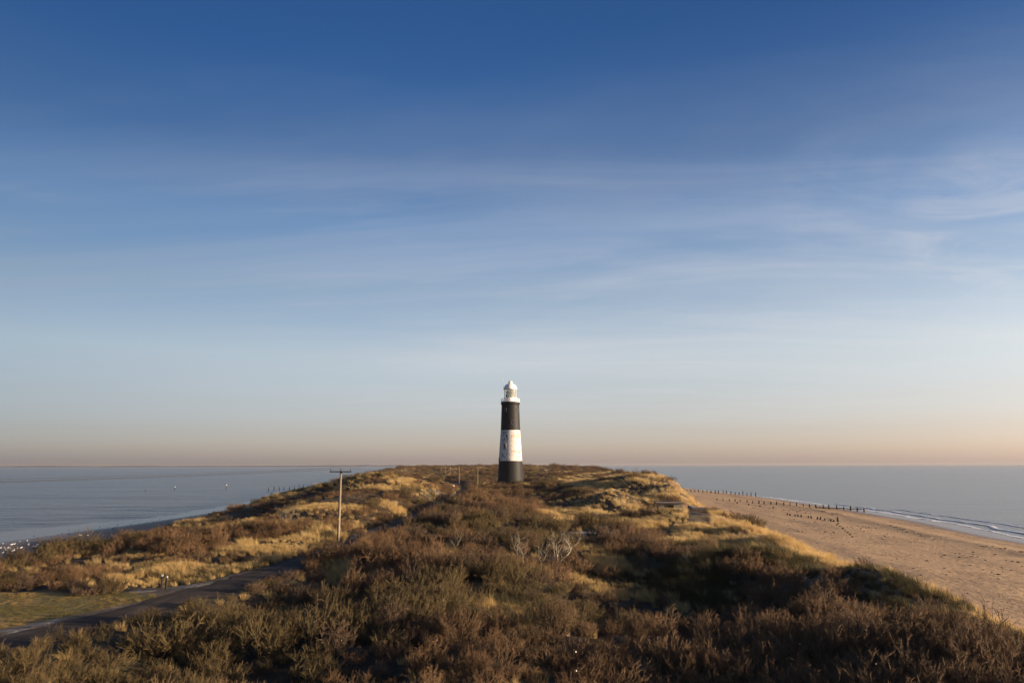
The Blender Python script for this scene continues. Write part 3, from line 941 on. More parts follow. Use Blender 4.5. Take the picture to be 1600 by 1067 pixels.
# ================================================================== concrete shelter and rubble on the right dune
def build_shelter():
    con = simple('stained_concrete', (0.17, 0.145, 0.10), (0.38, 0.33, 0.24), 0.9, 0.9, 0.5, 0.05, detail=8)
    roofm = simple('roof_slab_concrete', (0.16, 0.12, 0.10), (0.33, 0.26, 0.21), 1.2, 0.9, 0.4, 0.04, detail=8)
    rust = simple('rusty_edge', (0.05, 0.028, 0.02), (0.11, 0.06, 0.04), 2, 0.8, 0.2)
    dk = simple('inside_shade', (0.01, 0.01, 0.01), (0.02, 0.018, 0.016), 2, 0.9, 0)
    R = empty('concrete_shelter', (32.4, 149.0, 4.75), rad(-6))
    tag(R, 'low flat-roofed concrete shelter sunk in grass on the right dune', 'shelter')
    W, D, HH = 4.7, 3.2, 1.42
    b = MB()
    b.box((-W/2+0.62, -D/2+0.15, HH/2-0.2), (1.24, 0.3, HH+0.4))
    b.box((W/2-0.8, -D/2+0.15, HH/2-0.2), (1.6, 0.3, HH+0.4))
    b.box((-0.18, -D/2+0.15, 0.15), (W-2.84, 0.3, 0.7))
    b.box((-0.18, -D/2+0.15, HH-0.14), (W-2.84, 0.3, 0.28))
    b.box((-W/2+0.15, 0.15, HH/2-0.2), (0.3, D-0.31, HH+0.4))
    b.box((W/2-0.15, 0.15, HH/2-0.2), (0.3, D-0.31, HH+0.4))
    b.box((0, D/2+0.15, HH/2-0.2), (W, 0.3, HH+0.4))
    w = b.build('wall', con, R)
    b = MB(); b.box((-0.18, -D/2+0.24, HH*0.62), (W-2.85, 0.06, 0.75)); b.build('window', dk, R)  # near-black sheet across the opening, standing in for the shade inside
    b = MB(); b.box((0, 0, HH+0.11), (W+0.75, D+0.9, 0.2), jitter=0.01)
    rf = b.build('roof', roofm, R)
    b = MB(); b.box((0, -D/2-0.47, HH+0.10), (W+0.76, 0.05, 0.15)); b.box((-W/2-0.40, -0.02, HH+0.10), (0.05, D+0.84, 0.15))
    b.build('roof_edge', rust, rf)
    # slabs of broken concrete beside it
    def chunk(name, x, y, s, rz, rx, lb, m, dz=0.0):
        b = MB(); b.box((0, 0, 0), s, 0, 0, 0, 0.12*min(s))
        o = b.build(name, m)
        bv = o.modifiers.new('edge', 'BEVEL'); bv.width = 0.05; bv.segments = 2
        o.location = (x, y, tz(x, y)+s[2]*0.3+dz); o.rotation_euler = (rx, 0.06, rz)
        tag(o, lb, 'concrete block', 'broken concrete below the shelter')
    grey = simple('grey_concrete', (0.10, 0.095, 0.10), (0.22, 0.20, 0.20), 1.5, 0.9, 0.5, 0.05)
    brn = simple('brown_concrete', (0.09, 0.065, 0.055), (0.19, 0.14, 0.11), 1.5, 0.9, 0.5, 0.05)
    chunk('concrete_block', 34.0, 134, (2.1, 1.5, 1.7), 0.35, 0.1, 'squarish grey concrete block on the sandy slope just below the shelter', grey)
    chunk('concrete_block', 32.6, 126, (2.8, 1.1, 1.2), -0.1, 0.15, 'long brown concrete block lower on the sandy slope under the shelter', brn)
    chunk('concrete_block', 36.3, 110, (1.8, 0.9, 0.7), 0.2, 0.1, 'dark concrete block at the edge of the beach right of the shelter', brn)
    chunk('concrete_block', 34.3, 146, (1.3, 1.1, 0.5), 0.6, 0.2, 'flat tilted concrete slab leaning beside the shelter roof', roofm)
build_shelter()

# ================================================================== sign and marker posts by the road
def build_signs():
    steel = simple('sign_post_grey', (0.10, 0.10, 0.10), (0.18, 0.18, 0.18), 4, 0.5, 0)
    wht = simple('sign_white', (0.72, 0.71, 0.69), (0.82, 0.80, 0.78), 4, 0.5, 0)
    dull = simple('stake_cap_paint', (0.20, 0.19, 0.17), (0.38, 0.36, 0.33), 9, 0.8, 0.2)
    red = simple('sign_red', (0.50, 0.04, 0.03), (0.62, 0.06, 0.05), 4, 0.5, 0)
    yel = simple('sign_yellow', (0.66, 0.50, 0.04), (0.76, 0.58, 0.06), 4, 0.5, 0)
    wood = simple('marker_timber', (0.014, 0.011, 0.009), (0.036, 0.028, 0.021), 5, 0.85, 0.3)
    x, y = -17.9, 221
    R = empty('road_sign', (x, y, tz(x, y)))
    b = MB(); b.tube([(0, 0, -0.3), (0, 0, 2.9)], 0.05, 8); b.build('post', steel, R)
    def disc(r, yy, z, m, nm, par):
        b = MB()
        n = 28
        vs = [(r*math.cos(2*math.pi*k/n), yy+d, z+r*math.sin(2*math.pi*k/n)) for d in (0, 0.03) for k in range(n)]
        b.add(vs, [tuple(range(n)), tuple(range(n, 2*n))[::-1]] + [(k, (k+1) % n, n+(k+1) % n, n+k) for k in range(n)])
        return b.build(nm, m, par)
    d = disc(0.36, -0.09, 2.6, red, 'sign_disc', R)
    disc(0.27, -0.125, 2.6, wht, 'sign_face', d)
    b = MB(); b.box((0, -0.075, 1.55), (0.22, 0.02, 0.24)); b.build('small_plate', wht, R)
    tag(R, 'round white sign with a red rim on a grey post at the road bend', 'road sign')
    b = MB()
    R = empty('marker_board', (x+0.55, y-1.5, tz(x+0.55, y-1.5)))
    b.tube([(0, 0, -0.2), (0, 0, 0.75)], 0.06, 8); b.build('post', wood, R)
    b = MB(); b.box((0, -0.08, 0.6), (0.32, 0.03, 0.75)); b.build('board', yel, R)
    tag(R, 'short yellow marker board at the foot of the round road sign', 'marker board')
    def stake(x, y, h, lb, cap=True, r=0.06):
        R = empty('marker_stake', (x, y, tz(x, y)), rnd.uniform(-.3, .3))
        b = MB(); b.box((0, 0, h*0.4-0.15), (r*2, r*2, h*0.8+0.3)); b.build('post', wood, R)
        if cap:
            b = MB(); b.box((0, 0, h*0.8+h*0.07), (r*2.2, r*2.2, h*0.14)); b.build('white_cap', dull, R)
        tag(R, lb, 'marker stake', 'timber marker stakes by the road')
    stake(-26.9, 56.4, 1.15, 'left of two white-capped timber stakes at the corner of the lawn')
    stake(-26.35, 56.0, 1.05, 'right of two white-capped timber stakes at the corner of the lawn')
    stake(-19.2, 60.5, 0.8, 'short dark stake on the right verge of the road', False, 0.06)
    stake(-44.3, 61.3, 1.9, 'pale capped stake in rough grass at the left edge behind the lawn', True, 0.09)
build_signs()

# ================================================================== gulls on the left shore
def build_gulls():
    wh = simple('gull_white', (0.50, 0.49, 0.47), (0.62, 0.61, 0.59), 9, 0.7, 0)
    gr = simple('gull_grey_wing', (0.36, 0.37, 0.39), (0.46, 0.47, 0.49), 9, 0.7, 0)
    bl = simple('gull_leg', (0.40, 0.22, 0.06), (0.5, 0.28, 0.08), 9, 0.7, 0)
    def ell(b, pts, rads, n=10, sx=1.0):
        b.tube(pts, rads, n)
    me = {}
    R = empty('gull', (0, 0, 0))
    b = MB()
    b.tube([(-0.30, 0, 0.25), (-0.20, 0, 0.255), (-0.05, 0, 0.26), (0.08, 0, 0.28), (0.15, 0, 0.33), (0.18, 0, 0.39), (0.20, 0, 0.43), (0.24, 0, 0.44), (0.27, 0, 0.435)],
           [0.02, 0.06, 0.10, 0.105, 0.07, 0.05, 0.055, 0.05, 0.015], 10)
    b.build('body', wh, R, True)
    b = MB()
    for s in (-1, 1):
        b.tube([(0.06, s*0.085, 0.30), (-0.08, s*0.095, 0.30), (-0.24, s*0.06, 0.275), (-0.38, s*0.02, 0.27)], [0.03, 0.05, 0.035, 0.006], 6)
    b.build('wing', gr, R, True)
    b = MB(); b.tube([(0.27, 0, 0.435), (0.34, 0, 0.42)], [0.014, 0.004], 6); b.build('beak', bl, R)
    b = MB()
    for s in (-1, 1):
        b.tube([(0.0, s*0.04, 0.18), (0.01, s*0.04, -0.03)], 0.009, 5)
    b.build('legs', bl, R)
    spots = []
    for (u, v) in ((4, 849), (0.5, 856), (7, 857), (12, 856), (10, 860), (3.5, 864), (18, 851), (22, 850), (15, 857), (26, 858), (33, 856), (31, 846), (45, 850), (44.5, 851), (42, 845), (61, 847.5), (60.5, 849), (59, 851), (62, 853), (73, 849.5), (74, 848), (50, 855), (55, 854), (66, 851), (92, 843.7), (93, 846), (105, 843.5), (111, 842.4), (114, 841.8), (125, 836.5), (137, 836.3), (128, 840), (161, 836), (167, 835), (83, 848), (20, 861)):
        a, bb = (u-W_PX/2)/F_PX, (H_PX/2-v)/F_PX
        dy, dz = math.cos(PITCH)-bb*math.sin(PITCH), math.sin(PITCH)+bb*math.cos(PITCH)
        zz = 0.1
        for _ in range(4):
            s = (zz-CAM_Z)/dz
            x, y = a*s, dy*s
            zz = max(tz(x, y), 0.0)
        spots.append((x, y, zz, u))
    spots.sort(key=lambda t: t[3])
    for i, (x, y, z, u) in enumerate(spots):
        if i == 0: o = R
        else:
            o = R.copy(); COL.objects.link(o)
            for ch in list(R.children):
                c = ch.copy(); COL.objects.link(c); c.parent = o
        o.location = (x, y, z); o.rotation_euler = (0, 0, rnd.uniform(0, 6.28)); k = rnd.uniform(0.62, 0.9); o.scale = (k, k, k)
        n = len(spots)
        where = ('%s gull from the left' % ordn(i)) if i < n//2 else ('%s gull from the right' % ordn(n-1-i))
        tag(o, 'white %s in the flock on the wet left shore' % where, 'gull', 'gulls resting on the mudflat')
build_gulls()

# ================================================================== vegetation
def twig_mat(name, a, b):
    m, nt, p = mat_new(name)
    r = N(nt, 'ShaderNodeObjectInfo').outputs['Random']
    g = N(nt, 'ShaderNodeNewGeometry').outputs['Position']
    n = noise(nt, g, 3.0, 4)
    c = mix(nt, n, a, b)
    k = N(nt, 'ShaderNodeMapRange', {'Value': r, 'To Min': 0.72, 'To Max': 1.32}).outputs[0]
    c2 = N(nt, 'ShaderNodeVectorMath', {0: c}, operation='SCALE')
    nt.links.new(k, c2.inputs['Scale'])
    nt.links.new(c2.outputs[0], p.inputs['Base Color'])
    setp(p, Roughness=0.7); p.inputs['Specular IOR Level'].default_value = 0.25
    return m
TWIG = {'russet': twig_mat('russet_twig', (0.098, 0.054, 0.025), (0.182, 0.105, 0.049)),
        'grey-brown': twig_mat('grey_brown_twig', (0.070, 0.043, 0.025), (0.138, 0.086, 0.050)),
        'olive-brown': twig_mat('olive_brown_twig', (0.066, 0.045, 0.017), (0.135, 0.092, 0.037))}
STEM = simple('shrub_stem', (0.022, 0.017, 0.014), (0.060, 0.047, 0.037), 6, 0.85, 0)

def perp(d):
    a = np.cross(d, np.array([0.3, 0.5, 0.81]))
    a /= np.linalg.norm(a)+1e-9
    return a, np.cross(d, a)
class Twigs:
    def __init__(self): self.V = []; self.F = []
    def spike(self, p, q, r):          # three-sided tapering twig
        d = q-p; L = np.linalg.norm(d)
        if L < 1e-6: return
        a, b = perp(d/L)
        i = len(self.V)
        for k in range(3):
            t = 2.0944*k
            self.V.append(p+(a*math.cos(t)+b*math.sin(t))*r)
        self.V.append(q)
        self.F += [(i, i+1, i+3), (i+1, i+2, i+3), (i+2, i, i+3)]
    def bar(self, p, q, r0, r1):
        d = q-p; L = np.linalg.norm(d)
        a, b = perp(d/(L+1e-9))
        i = len(self.V)
        for s, r in ((p, r0), (q, r1)):
            for k in range(3):
                t = 2.0944*k
                self.V.append(s+(a*math.cos(t)+b*math.sin(t))*r)
        for k in range(3):
            k2 = (k+1) % 3
            self.F += [(i+k, i+k2, i+3+k2), (i+k, i+3+k2, i+3+k)]
def unit(v): return v/(np.linalg.norm(v)+1e-9)
def grow_shrub(seed, height, spread, stems, nb, nt_, flop=0.0):
    g = np.random.default_rng(seed)
    T, S = Twigs(), Twigs()
    lump = g.uniform(0.72, 1.12, 6); ph = g.uniform(0, 6.28)
    for s in range(stems):
        az = 2*math.pi*(s+g.uniform(-.4, .4))/stems*1.0 + ph
        pol = math.sqrt(g.uniform(0.0, 1.0))*1.12
        k = lump[int((az-ph)/(2*math.pi)*6) % 6]
        tip = np.array([math.cos(az)*math.sin(pol)*spread, math.sin(az)*math.sin(pol)*spread, height*(0.35+0.65*math.cos(pol))])*k*g.uniform(0.85, 1.1)
        base = np.array([math.cos(az)*0.16, math.sin(az)*0.16, -0.15])*g.uniform(0.3, 1.6)
        base[2] = -0.12
        mid = (base+tip)*0.5 + g.normal(0, 0.09, 3) + np.array([tip[0]*0.12, tip[1]*0.12, -0.05])
        P = [base, base*0.35+mid*0.65+g.normal(0, .03, 3), mid, mid*0.45+tip*0.55+g.normal(0, .05, 3), tip]
        for i in range(4):
            S.bar(P[i], P[i+1], 0.024*(1-i*0.2), 0.024*(1-(i+1)*0.2))
        for b in range(nb):
            t = 0.30+0.70*(b+g.uniform(0, 1))/nb
            f = t*4; i = min(int(f), 3)
            o = P[i]+(P[i+1]-P[i])*(f-i)
            dirn = unit(unit(P[i+1]-P[i])*0.8 + g.normal(0, 0.55, 3) + np.array([o[0]*0.3, o[1]*0.3, 0.45]))
            L = g.uniform(0.18, 0.42)
            e = o+dirn*L
            T.bar(o, e, 0.0085, 0.0050)
            for w in range(nt_):
                u = 0.15+0.85*(w+g.uniform(0, 1))/nt_
                q = o+(e-o)*u
                dd = unit(dirn*0.75 + g.normal(0, 0.42, 3) + np.array([0, 0, 0.42]))
                T.spike(q, q+dd*g.uniform(0.07, 0.19), 0.0043)
    return T, S
def grow_tuft(seed, n, lean, hmin, hmax):
    g = np.random.default_rng(seed)
    V, F = [], []
    for i in range(n):
        a = g.uniform(0, 6.28); r = 0.34*math.sqrt(g.uniform(0, 1))
        p = np.array([math.cos(a)*r, math.sin(a)*r, -0.04])
        out = np.array([math.cos(a), math.sin(a), 0])*g.uniform(0.15, 0.6) + np.array([-lean, lean*0.3, 0])*g.uniform(0.4, 1.2) + np.append(g.normal(0, .14, 2), 0)
        L = g.uniform(hmin, hmax)
        w = g.uniform(0.006, 0.0115)
        side = unit(np.cross(out+1e-3, [0, 0, 1]) + g.normal(0, .5, 3))
        pts = []
        for k in range(4):
            t = k/3
            pts.append(p + np.array([0, 0, 1])*L*(t-0.22*t*t*np.linalg.norm(out)*1.4) + out*L*0.75*t*t)
        b = len(V)
        for k in range(3):
            ww = w*(1-0.28*k)
            V.append(pts[k]-side*ww); V.append(pts[k]+side*ww)
        V.append(pts[3])
        F += [(b, b+1, b+3), (b, b+3, b+2), (b+2, b+3, b+5), (b+2, b+5, b+4), (b+4, b+5, b+6)]
    return V, F
def grass_mat(name, a, b):
    m, nt, p = mat_new(name)
    r = N(nt, 'ShaderNodeObjectInfo').outputs['Random']
    g = N(nt, 'ShaderNodeNewGeometry').outputs['Position']
    n = noise(nt, g, 0.35, 4)
    c = mix(nt, math_(nt, 'ADD', math_(nt, 'MULTIPLY', n, 0.7), math_(nt, 'MULTIPLY', r, 0.35), True), a, b)
    nt.links.new(c, p.inputs['Base Color'])
    setp(p, Roughness=0.65); p.inputs['Specular IOR Level'].default_value = 0.3
    tr = N(nt, 'ShaderNodeBsdfTranslucent', {'Color': c})
    ms = N(nt, 'ShaderNodeMixShader', {0: 0.35, 1: p.outputs[0], 2: tr.outputs[0]})
    out = [x for x in nt.nodes if x.type == 'OUTPUT_MATERIAL'][0]
    nt.links.new(ms.outputs[0], out.inputs[0])
    return m

def scatter_gn(name, P, R, S, I, protos, label, cat):
    """one object whose points carry copies of the given meshes"""
    me = bpy.data.meshes.new(name)
    me.vertices.add(len(P)); me.vertices.foreach_set('co', np.asarray(P, np.float32).ravel())
    a = me.attributes.new('rot', 'FLOAT_VECTOR', 'POINT'); a.data.foreach_set('vector', np.asarray(R, np.float32).ravel())
    a = me.attributes.new('scl', 'FLOAT_VECTOR', 'POINT'); a.data.foreach_set('vector', np.asarray(S, np.float32).ravel())
    a = me.attributes.new('pick', 'INT', 'POINT'); a.data.foreach_set('value', np.asarray(I, np.int32))
    me.update()
    o = link(bpy.data.objects.new(name, me))
    t = bpy.data.node_groups.new(name, 'GeometryNodeTree')
    t.interface.new_socket('Geometry', in_out='INPUT', socket_type='NodeSocketGeometry')
    t.interface.new_socket('Geometry', in_out='OUTPUT', socket_type='NodeSocketGeometry')
    gi = t.nodes.new('NodeGroupInput'); go = t.nodes.new('NodeGroupOutput')
    ip = t.nodes.new('GeometryNodeInstanceOnPoints')
    jn = t.nodes.new('GeometryNodeJoinGeometry')
    for p in reversed(protos):          # Join Geometry lists its last link first
        oi = t.nodes.new('GeometryNodeObjectInfo')
        oi.inputs['Object'].default_value = p
        oi.inputs['As Instance'].default_value = True
        oi.transform_space = 'ORIGINAL'
        t.links.new(oi.outputs['Geometry'], jn.inputs[0])
    def attr(n, ty):
        x = t.nodes.new('GeometryNodeInputNamedAttribute'); x.data_type = ty
        x.inputs['Name'].default_value = n
        return x.outputs['Attribute']
    e2r = t.nodes.new('FunctionNodeEulerToRotation')
    t.links.new(attr('rot', 'FLOAT_VECTOR'), e2r.inputs[0])
    t.links.new(gi.outputs[0], ip.inputs['Points'])
    t.links.new(jn.outputs[0], ip.inputs['Instance'])
    ip.inputs['Pick Instance'].default_value = True
    t.links.new(attr('pick', 'INT'), ip.inputs['Instance Index'])
    t.links.new(e2r.outputs[0], ip.inputs['Rotation'])
    t.links.new(attr('scl', 'FLOAT_VECTOR'), ip.inputs['Scale'])
    t.links.new(ip.outputs[0], go.inputs[0])
    md = o.modifiers.new('scatter', 'NODES'); md.node_group = t
    tag(o, label, cat, None, 'stuff')
    return o

def jgrid(x0, x1, y0, y1, s):
    xs = np.arange(x0, x1, s); ys = np.arange(y0, y1, s)
    X, Y = np.meshgrid(xs, ys)
    X = X + rng.uniform(-.48, .48, X.shape)*s; Y = Y + rng.uniform(-.48, .48, Y.shape)*s
    X, Y = X.ravel(), Y.ravel()
    f = (np.abs(X) < Y*0.80+14)
    return X[f], Y[f]
def slope_ok(x, y):
    return (x < TOE_R(y)-1.0) & (x > TOE_L(y)+1.5)
DEAD = [(4.6, 68.4), (1.0, 66.0), (-31.2, 100.5), (-7.2, 73)]
def blocked(x, y):
    d = np.abs(x-ROAD_X(y)) < np.where(x > ROAD_X(y), np.where(y < 66, 2.7, 2.0), 2.3)
    d |= (in_lawn(x, y) > 0.25) | (in_dirt(x, y) > 0.35)
    d |= np.hypot(x+0.6, y-277) < 6.2
    d |= (np.abs(x-31.5) < 4.2) & (y > 139.0) & (y < 151.5)
    for px, py in POLE_LINE[1:3]: d |= np.hypot(x-px, y-py) < 1.2
    d |= np.hypot(x-DEAD[0][0], y-DEAD[0][1]) < 1.6
    d |= (np.abs(x+26.6) < 1.3) & (y > 52) & (y < 57.2)
    d |= (np.abs(x-34.2+(134-y)*0.255) < 1.5) & (y > 113) & (y < 134.9)
    d |= (np.abs(x-32.8+(126-y)*0.26) < 1.6) & (y > 106) & (y < 126.8)
    d |= (np.abs(x-7.5) < 1.4) & (np.abs(y-90.5) < 2.4) | (np.abs(x-10.8) < 3.0) & (np.abs(y-94.6) < 1.0)
    return d
def grass_share(x, y):
    """0 = all shrub, 1 = all grass"""
    edge = TOE_R(y)-x
    g = 0.10 + 0.0*x
    g = np.maximum(g, smooth(12.5, 7.5, edge + 3*smooth(50, 20, y)))
    g = np.maximum(g, 0.92*smooth(46, 33, edge)*smooth(84, 120, y)*smooth(460, 380, y))
    g = np.maximum(g, 0.90*smooth(26, 14, edge)*smooth(50, 56, y)*smooth(84, 78, y)*smooth(12, 17, x))
    g = np.maximum(g, smooth(22, 18, edge)*smooth(79, 85, y)*smooth(155, 140, y))
    left = ROAD_X(y)-x
    g = np.maximum(g, (0.27+0.28*smooth(150, 185, y))*smooth(1.5, 4.0, left)*smooth(48, 58, y)*smooth(300, 250, y))
    g = np.maximum(g, 0.50*smooth(1.5, 3.5, left)*smooth(11, 7, left)*smooth(56, 62, y)*smooth(128, 112, y))
    g = np.maximum(g, 0.52*smooth(150, 260, y))
    return g
def is_grass(x, y):
    n = fbm(x/7.0, y/10.0, 101, 3)
    n = np.clip((n-0.5)*2.3+0.5, 0, 1)
    return n < grass_share(x, y)

# --- shrubs: prototypes
KINDS = []        # (colour, shape word, twig mesh, stem mesh)
for ci, colr in enumerate(('russet', 'grey-brown', 'olive-brown')):
    for si, (shape, h, sp, st, nb, nt_) in enumerate((('upright', 1.45, 0.90, 20, 12, 14), ('rounded', 1.15, 1.12, 27, 12, 14), ('low spreading', 0.80, 1.30, 27, 11, 14), ('tall straggly', 1.85, 0.80, 10, 10, 11), ('broad domed', 1.05, 1.55, 34, 11, 14))):
        T, S = grow_shrub(100+ci*10+si, h, sp, st, nb, nt_)
        tm = np_mesh('twigs', np.array(T.V), np.array(T.F), TWIG[colr])
        sm = np_mesh('stems', np.array(S.V), np.array(S.F), STEM)
        KINDS.append((colr, shape, tm, sm))
def kind_at(x, y, r):
    n = fbm(x/16, y/16, 131, 2) + (r-0.5)*0.30
    col = np.where(n < 0.52, 0, np.where(n < 0.63, 1, 2))
    return col
bands = [(8, 36, 1.25, 0.95), (36, 62, 1.58, 1.05), (62, 135, 1.80, 1.15), (135, 290, 2.5, 1.45), (290, 620, 4.2, 2.1), (620, 1500, 9.0, 3.6)]
SX, SY, SS, SI = [], [], [], []
for (y0, y1, sp, sc) in bands:
    x, y = jgrid(-320 if y0 > 600 else -130, 130, y0, y1, sp)
    ok = slope_ok(x, y) & ~blocked(x, y) & ~is_grass(x, y)
    thin = fbm(x/3.1, y/3.1, 151, 2)
    ok &= thin < np.where(y < 46, 0.86, 0.74)
    x, y = x[ok], y[ok]
    big = np.clip((fbm(x/6, y/6, 161, 2)-0.5)*1.6+1.0, 0.7, 1.35)
    s = sc*np.where(rng.uniform(0, 1, len(x)) < 0.22, rng.uniform(0.38, 0.6, len(x)), rng.uniform(0.75, 1.15, len(x)))*big
    s = np.where((x > ROAD_X(y)) & (x-ROAD_X(y) < 7.5) & (y < 68), np.minimum(s, 0.70), s)
    s = np.where((x < ROAD_X(y)) & (y < 140), s*0.80, s)
    s = np.where((x < ROAD_X(y)-9) & (y > 95) & (y < 330), np.minimum(s*0.62, 0.85), s)
    c = kind_at(x, y, rng.uniform(0, 1, len(x)))
    SX.append(x); SY.append(y); SS.append(s); SI.append(c*5+rng.choice(5, len(x), p=[0.20, 0.34, 0.20, 0.08, 0.18]))
SX, SY, SS, SI = map(np.concatenate, (SX, SY, SS, SI))
SZ = terrain(SX, SY)-0.06
f_ = SY*math.cos(PITCH)+(SZ-CAM_Z)*math.sin(PITCH)
SU = W_PX/2+F_PX*SX/f_
SVt = H_PX/2-F_PX*(-SY*math.sin(PITCH)+(SZ+1.3*SS-CAM_Z)*math.cos(PITCH))/f_
inview = (SU > -15) & (SU < W_PX+15) & (SVt < H_PX-6)
size = np.where(inview, SS/f_, -1)
order = np.argsort(-size)
own = order[:294]
rest = np.setdiff1d(np.arange(len(SX)), own)
rest = rest[(SY[rest] < 1500)]
SROT = rng.uniform(0, 6.283, len(SX))
own = own[np.argsort(SU[own])]
def place_words(x, y, u, v):
    if np.hypot(x+19.9, y-83.3) < 7: return 'by the near pole'
    if min(np.hypot(x-DEAD[0][0], y-DEAD[0][1]), np.hypot(x-DEAD[1][0], y-DEAD[1][1])) < 5: return 'beside the bleached dead shrub'
    if x < ROAD_X(y): return 'left of the road' if y > 75 else 'behind the lawn'
    if x-ROAD_X(y) < 6.0: return 'lining the right verge'
    row = 'along the bottom' if v > 960 else ('in the front scrub' if v > 900 else 'in the mid scrub')
    if u < 330: c = 'under the lawn'
    elif u < 560: c = 'below the utility pole'
    elif u < 740: c = 'right of the pole'
    elif u < 880: c = 'below the lighthouse'
    elif u < 1060: c = 'below the shelter'
    elif u < 1250: c = 'right of the shelter'
    elif u < 1430: c = 'below the beach edge'
    else: c = 'in the right corner'
    return c if False else row + ' ' + c
names = {}
for i in own:
    colr, shape = KINDS[SI[i]][:2]
    names.setdefault((colr, shape, place_words(SX[i], SY[i], SU[i], SVt[i])), []).append(i)
SLAB = {}
for (colr, shape, wh), L in names.items():
    L.sort(key=lambda i: SU[i])
    for r, i in enumerate(L):
        n = len(L)
        if n == 1: SLAB[i] = '%s bare shrub, %s, the only one %s' % (colr, shape, wh)
        elif r == 0: SLAB[i] = '%s bare shrub, %s, leftmost such one %s' % (colr, shape, wh)
        elif r == n-1: SLAB[i] = '%s bare shrub, %s, rightmost such one %s' % (colr, shape, wh)
        else: SLAB[i] = '%s bare shrub, %s, %s from left, %s' % (colr, shape, ordn(min(r, 27)), wh)
for i in own:
    colr, shape, tm, sm = KINDS[SI[i]]
    R = empty('bare_shrub', (SX[i], SY[i], SZ[i]), SROT[i])
    R.scale = (SS[i], SS[i], SS[i]*(0.88+0.24*((i*37) % 100)/100))
    tag(R, SLAB[i], 'shrub', 'bare shrubs of the dune scrub')
    link(bpy.data.objects.new('twigs', tm), R)
    link(bpy.data.objects.new('stems', sm), R)
# the meshes that the scrub mass repeats (never placed themselves)
protos = [bpy.data.objects.new('scrub_twigs', k[2]) for k in KINDS]
_r = np.stack([rng.normal(0, .06, len(rest)), rng.normal(0, .06, len(rest)), SROT[rest]], -1)
_sz = np.where(SY[rest] > 290, 0.62, np.where(SY[rest] > 135, 0.85, 1.0))
scatter_gn('dune_scrub', np.stack([SX[rest], SY[rest], SZ[rest]], -1), _r,
           np.stack([SS[rest], SS[rest], SS[rest]*_sz], -1), SI[rest], protos,
           'mass of brown leafless scrub covering the dunes behind the front shrubs', 'scrub')

# --- grass
GOLD = grass_mat('golden_marram', (0.34, 0.215, 0.075), (0.60, 0.42, 0.175))
PALEG = grass_mat('bleached_marram', (0.50, 0.35, 0.15), (0.70, 0.52, 0.25))
GREENG = grass_mat('green_marram', (0.030, 0.027, 0.010), (0.090, 0.070, 0.027))
TUFTS = []
for i, (m, ln, n) in enumerate(((GOLD, 0.35, 150), (GOLD, 0.55, 130), (PALEG, 0.45, 120), (GREENG, 0.30, 150), (GREENG, 0.45, 140))):
    V, F = grow_tuft(300+i, n, ln, 0.45, 0.95)
    me = np_mesh('marram_tuft', np.array(V), np.array(F), m)
    TUFTS.append(bpy.data.objects.new('marram_tuft', me))
gx, gy, gs = [], [], []
for (y0, y1, sp, sc) in [(18, 75, 0.55, 0.85), (75, 140, 0.75, 1.0), (140, 300, 1.35, 1.5), (300, 620, 3.2, 2.4), (620, 1400, 8, 4.5)]:
    x, y = jgrid(-320 if y0 > 600 else -120, 120, y0, y1, sp)
    ok = (x < TOE_R(y)+0.8) & (x > TOE_L(y)+2) & ~blocked(x, y) & is_grass(x, y)
    ok &= (fbm(x/2.2, y/2.2, 201, 2) > np.where((x > 8) & (y < 90), 0.16, 0.30))
    edge = TOE_R(y)-x
    ok &= (rng.uniform(0, 1, len(x)) < np.where(edge < 3, 0.55, 1.0))
    gx.append(x[ok]); gy.append(y[ok]); gs.append(sc*rng.uniform(0.6, 1.15, ok.sum())*np.clip((fbm(x[ok]/5, y[ok]/5, 211, 2)-0.5)*1.6+1, 0.5, 1.4))
# a thin scatter of tufts among the shrubs too
x, y = jgrid(-60, 30, 18, 130, 1.9)
ok = slope_ok(x, y) & ~blocked(x, y) & ~is_grass(x, y)
gx.append(x[ok]); gy.append(y[ok]); gs.append(rng.uniform(0.55, 0.95, ok.sum()))
gx, gy, gs = map(np.concatenate, (gx, gy, gs))
gz = terrain(gx, gy)-0.02
rr = rng.uniform(0, 1, len(gx))
green = np.clip(smooth(22, 15, np.abs(gy-62))*smooth(10, 16, gx)*smooth(29, 26, gx) + smooth(0.52, 0.66, fbm(gx/11, gy/13, 221, 2))*0.55*(1-smooth(78, 86, gy)*smooth(14, 20, gx)), 0, 0.92)
pk = np.where(rr < green, 3+(rng.integers(0, 2, len(gx))), np.where(rng.uniform(0, 1, len(gx)) < np.where(gx > 15, 0.4, 0.06), 2, rng.integers(0, 2, len(gx))))
gr = np.stack([rng.normal(0, .1, len(gx)), rng.normal(0, .1, len(gx)), rng.normal(0, 0.7, len(gx))], -1)
zone = smooth(8, 13, gx)*smooth(27, 25, gx)*smooth(52, 56, gy)*smooth(84, 80, gy)
gs = gs*(1+0.25*zone)
gsz = np.where(gy > 300, 0.45, np.where(gy > 140, 0.8, 1.0))
scatter_gn('marram_grass', np.stack([gx, gy, gz], -1), gr, np.stack([gs, gs, gs*gsz], -1), pk, TUFTS,
           'golden and greenish marram grass on the dune crests and banks', 'grass')

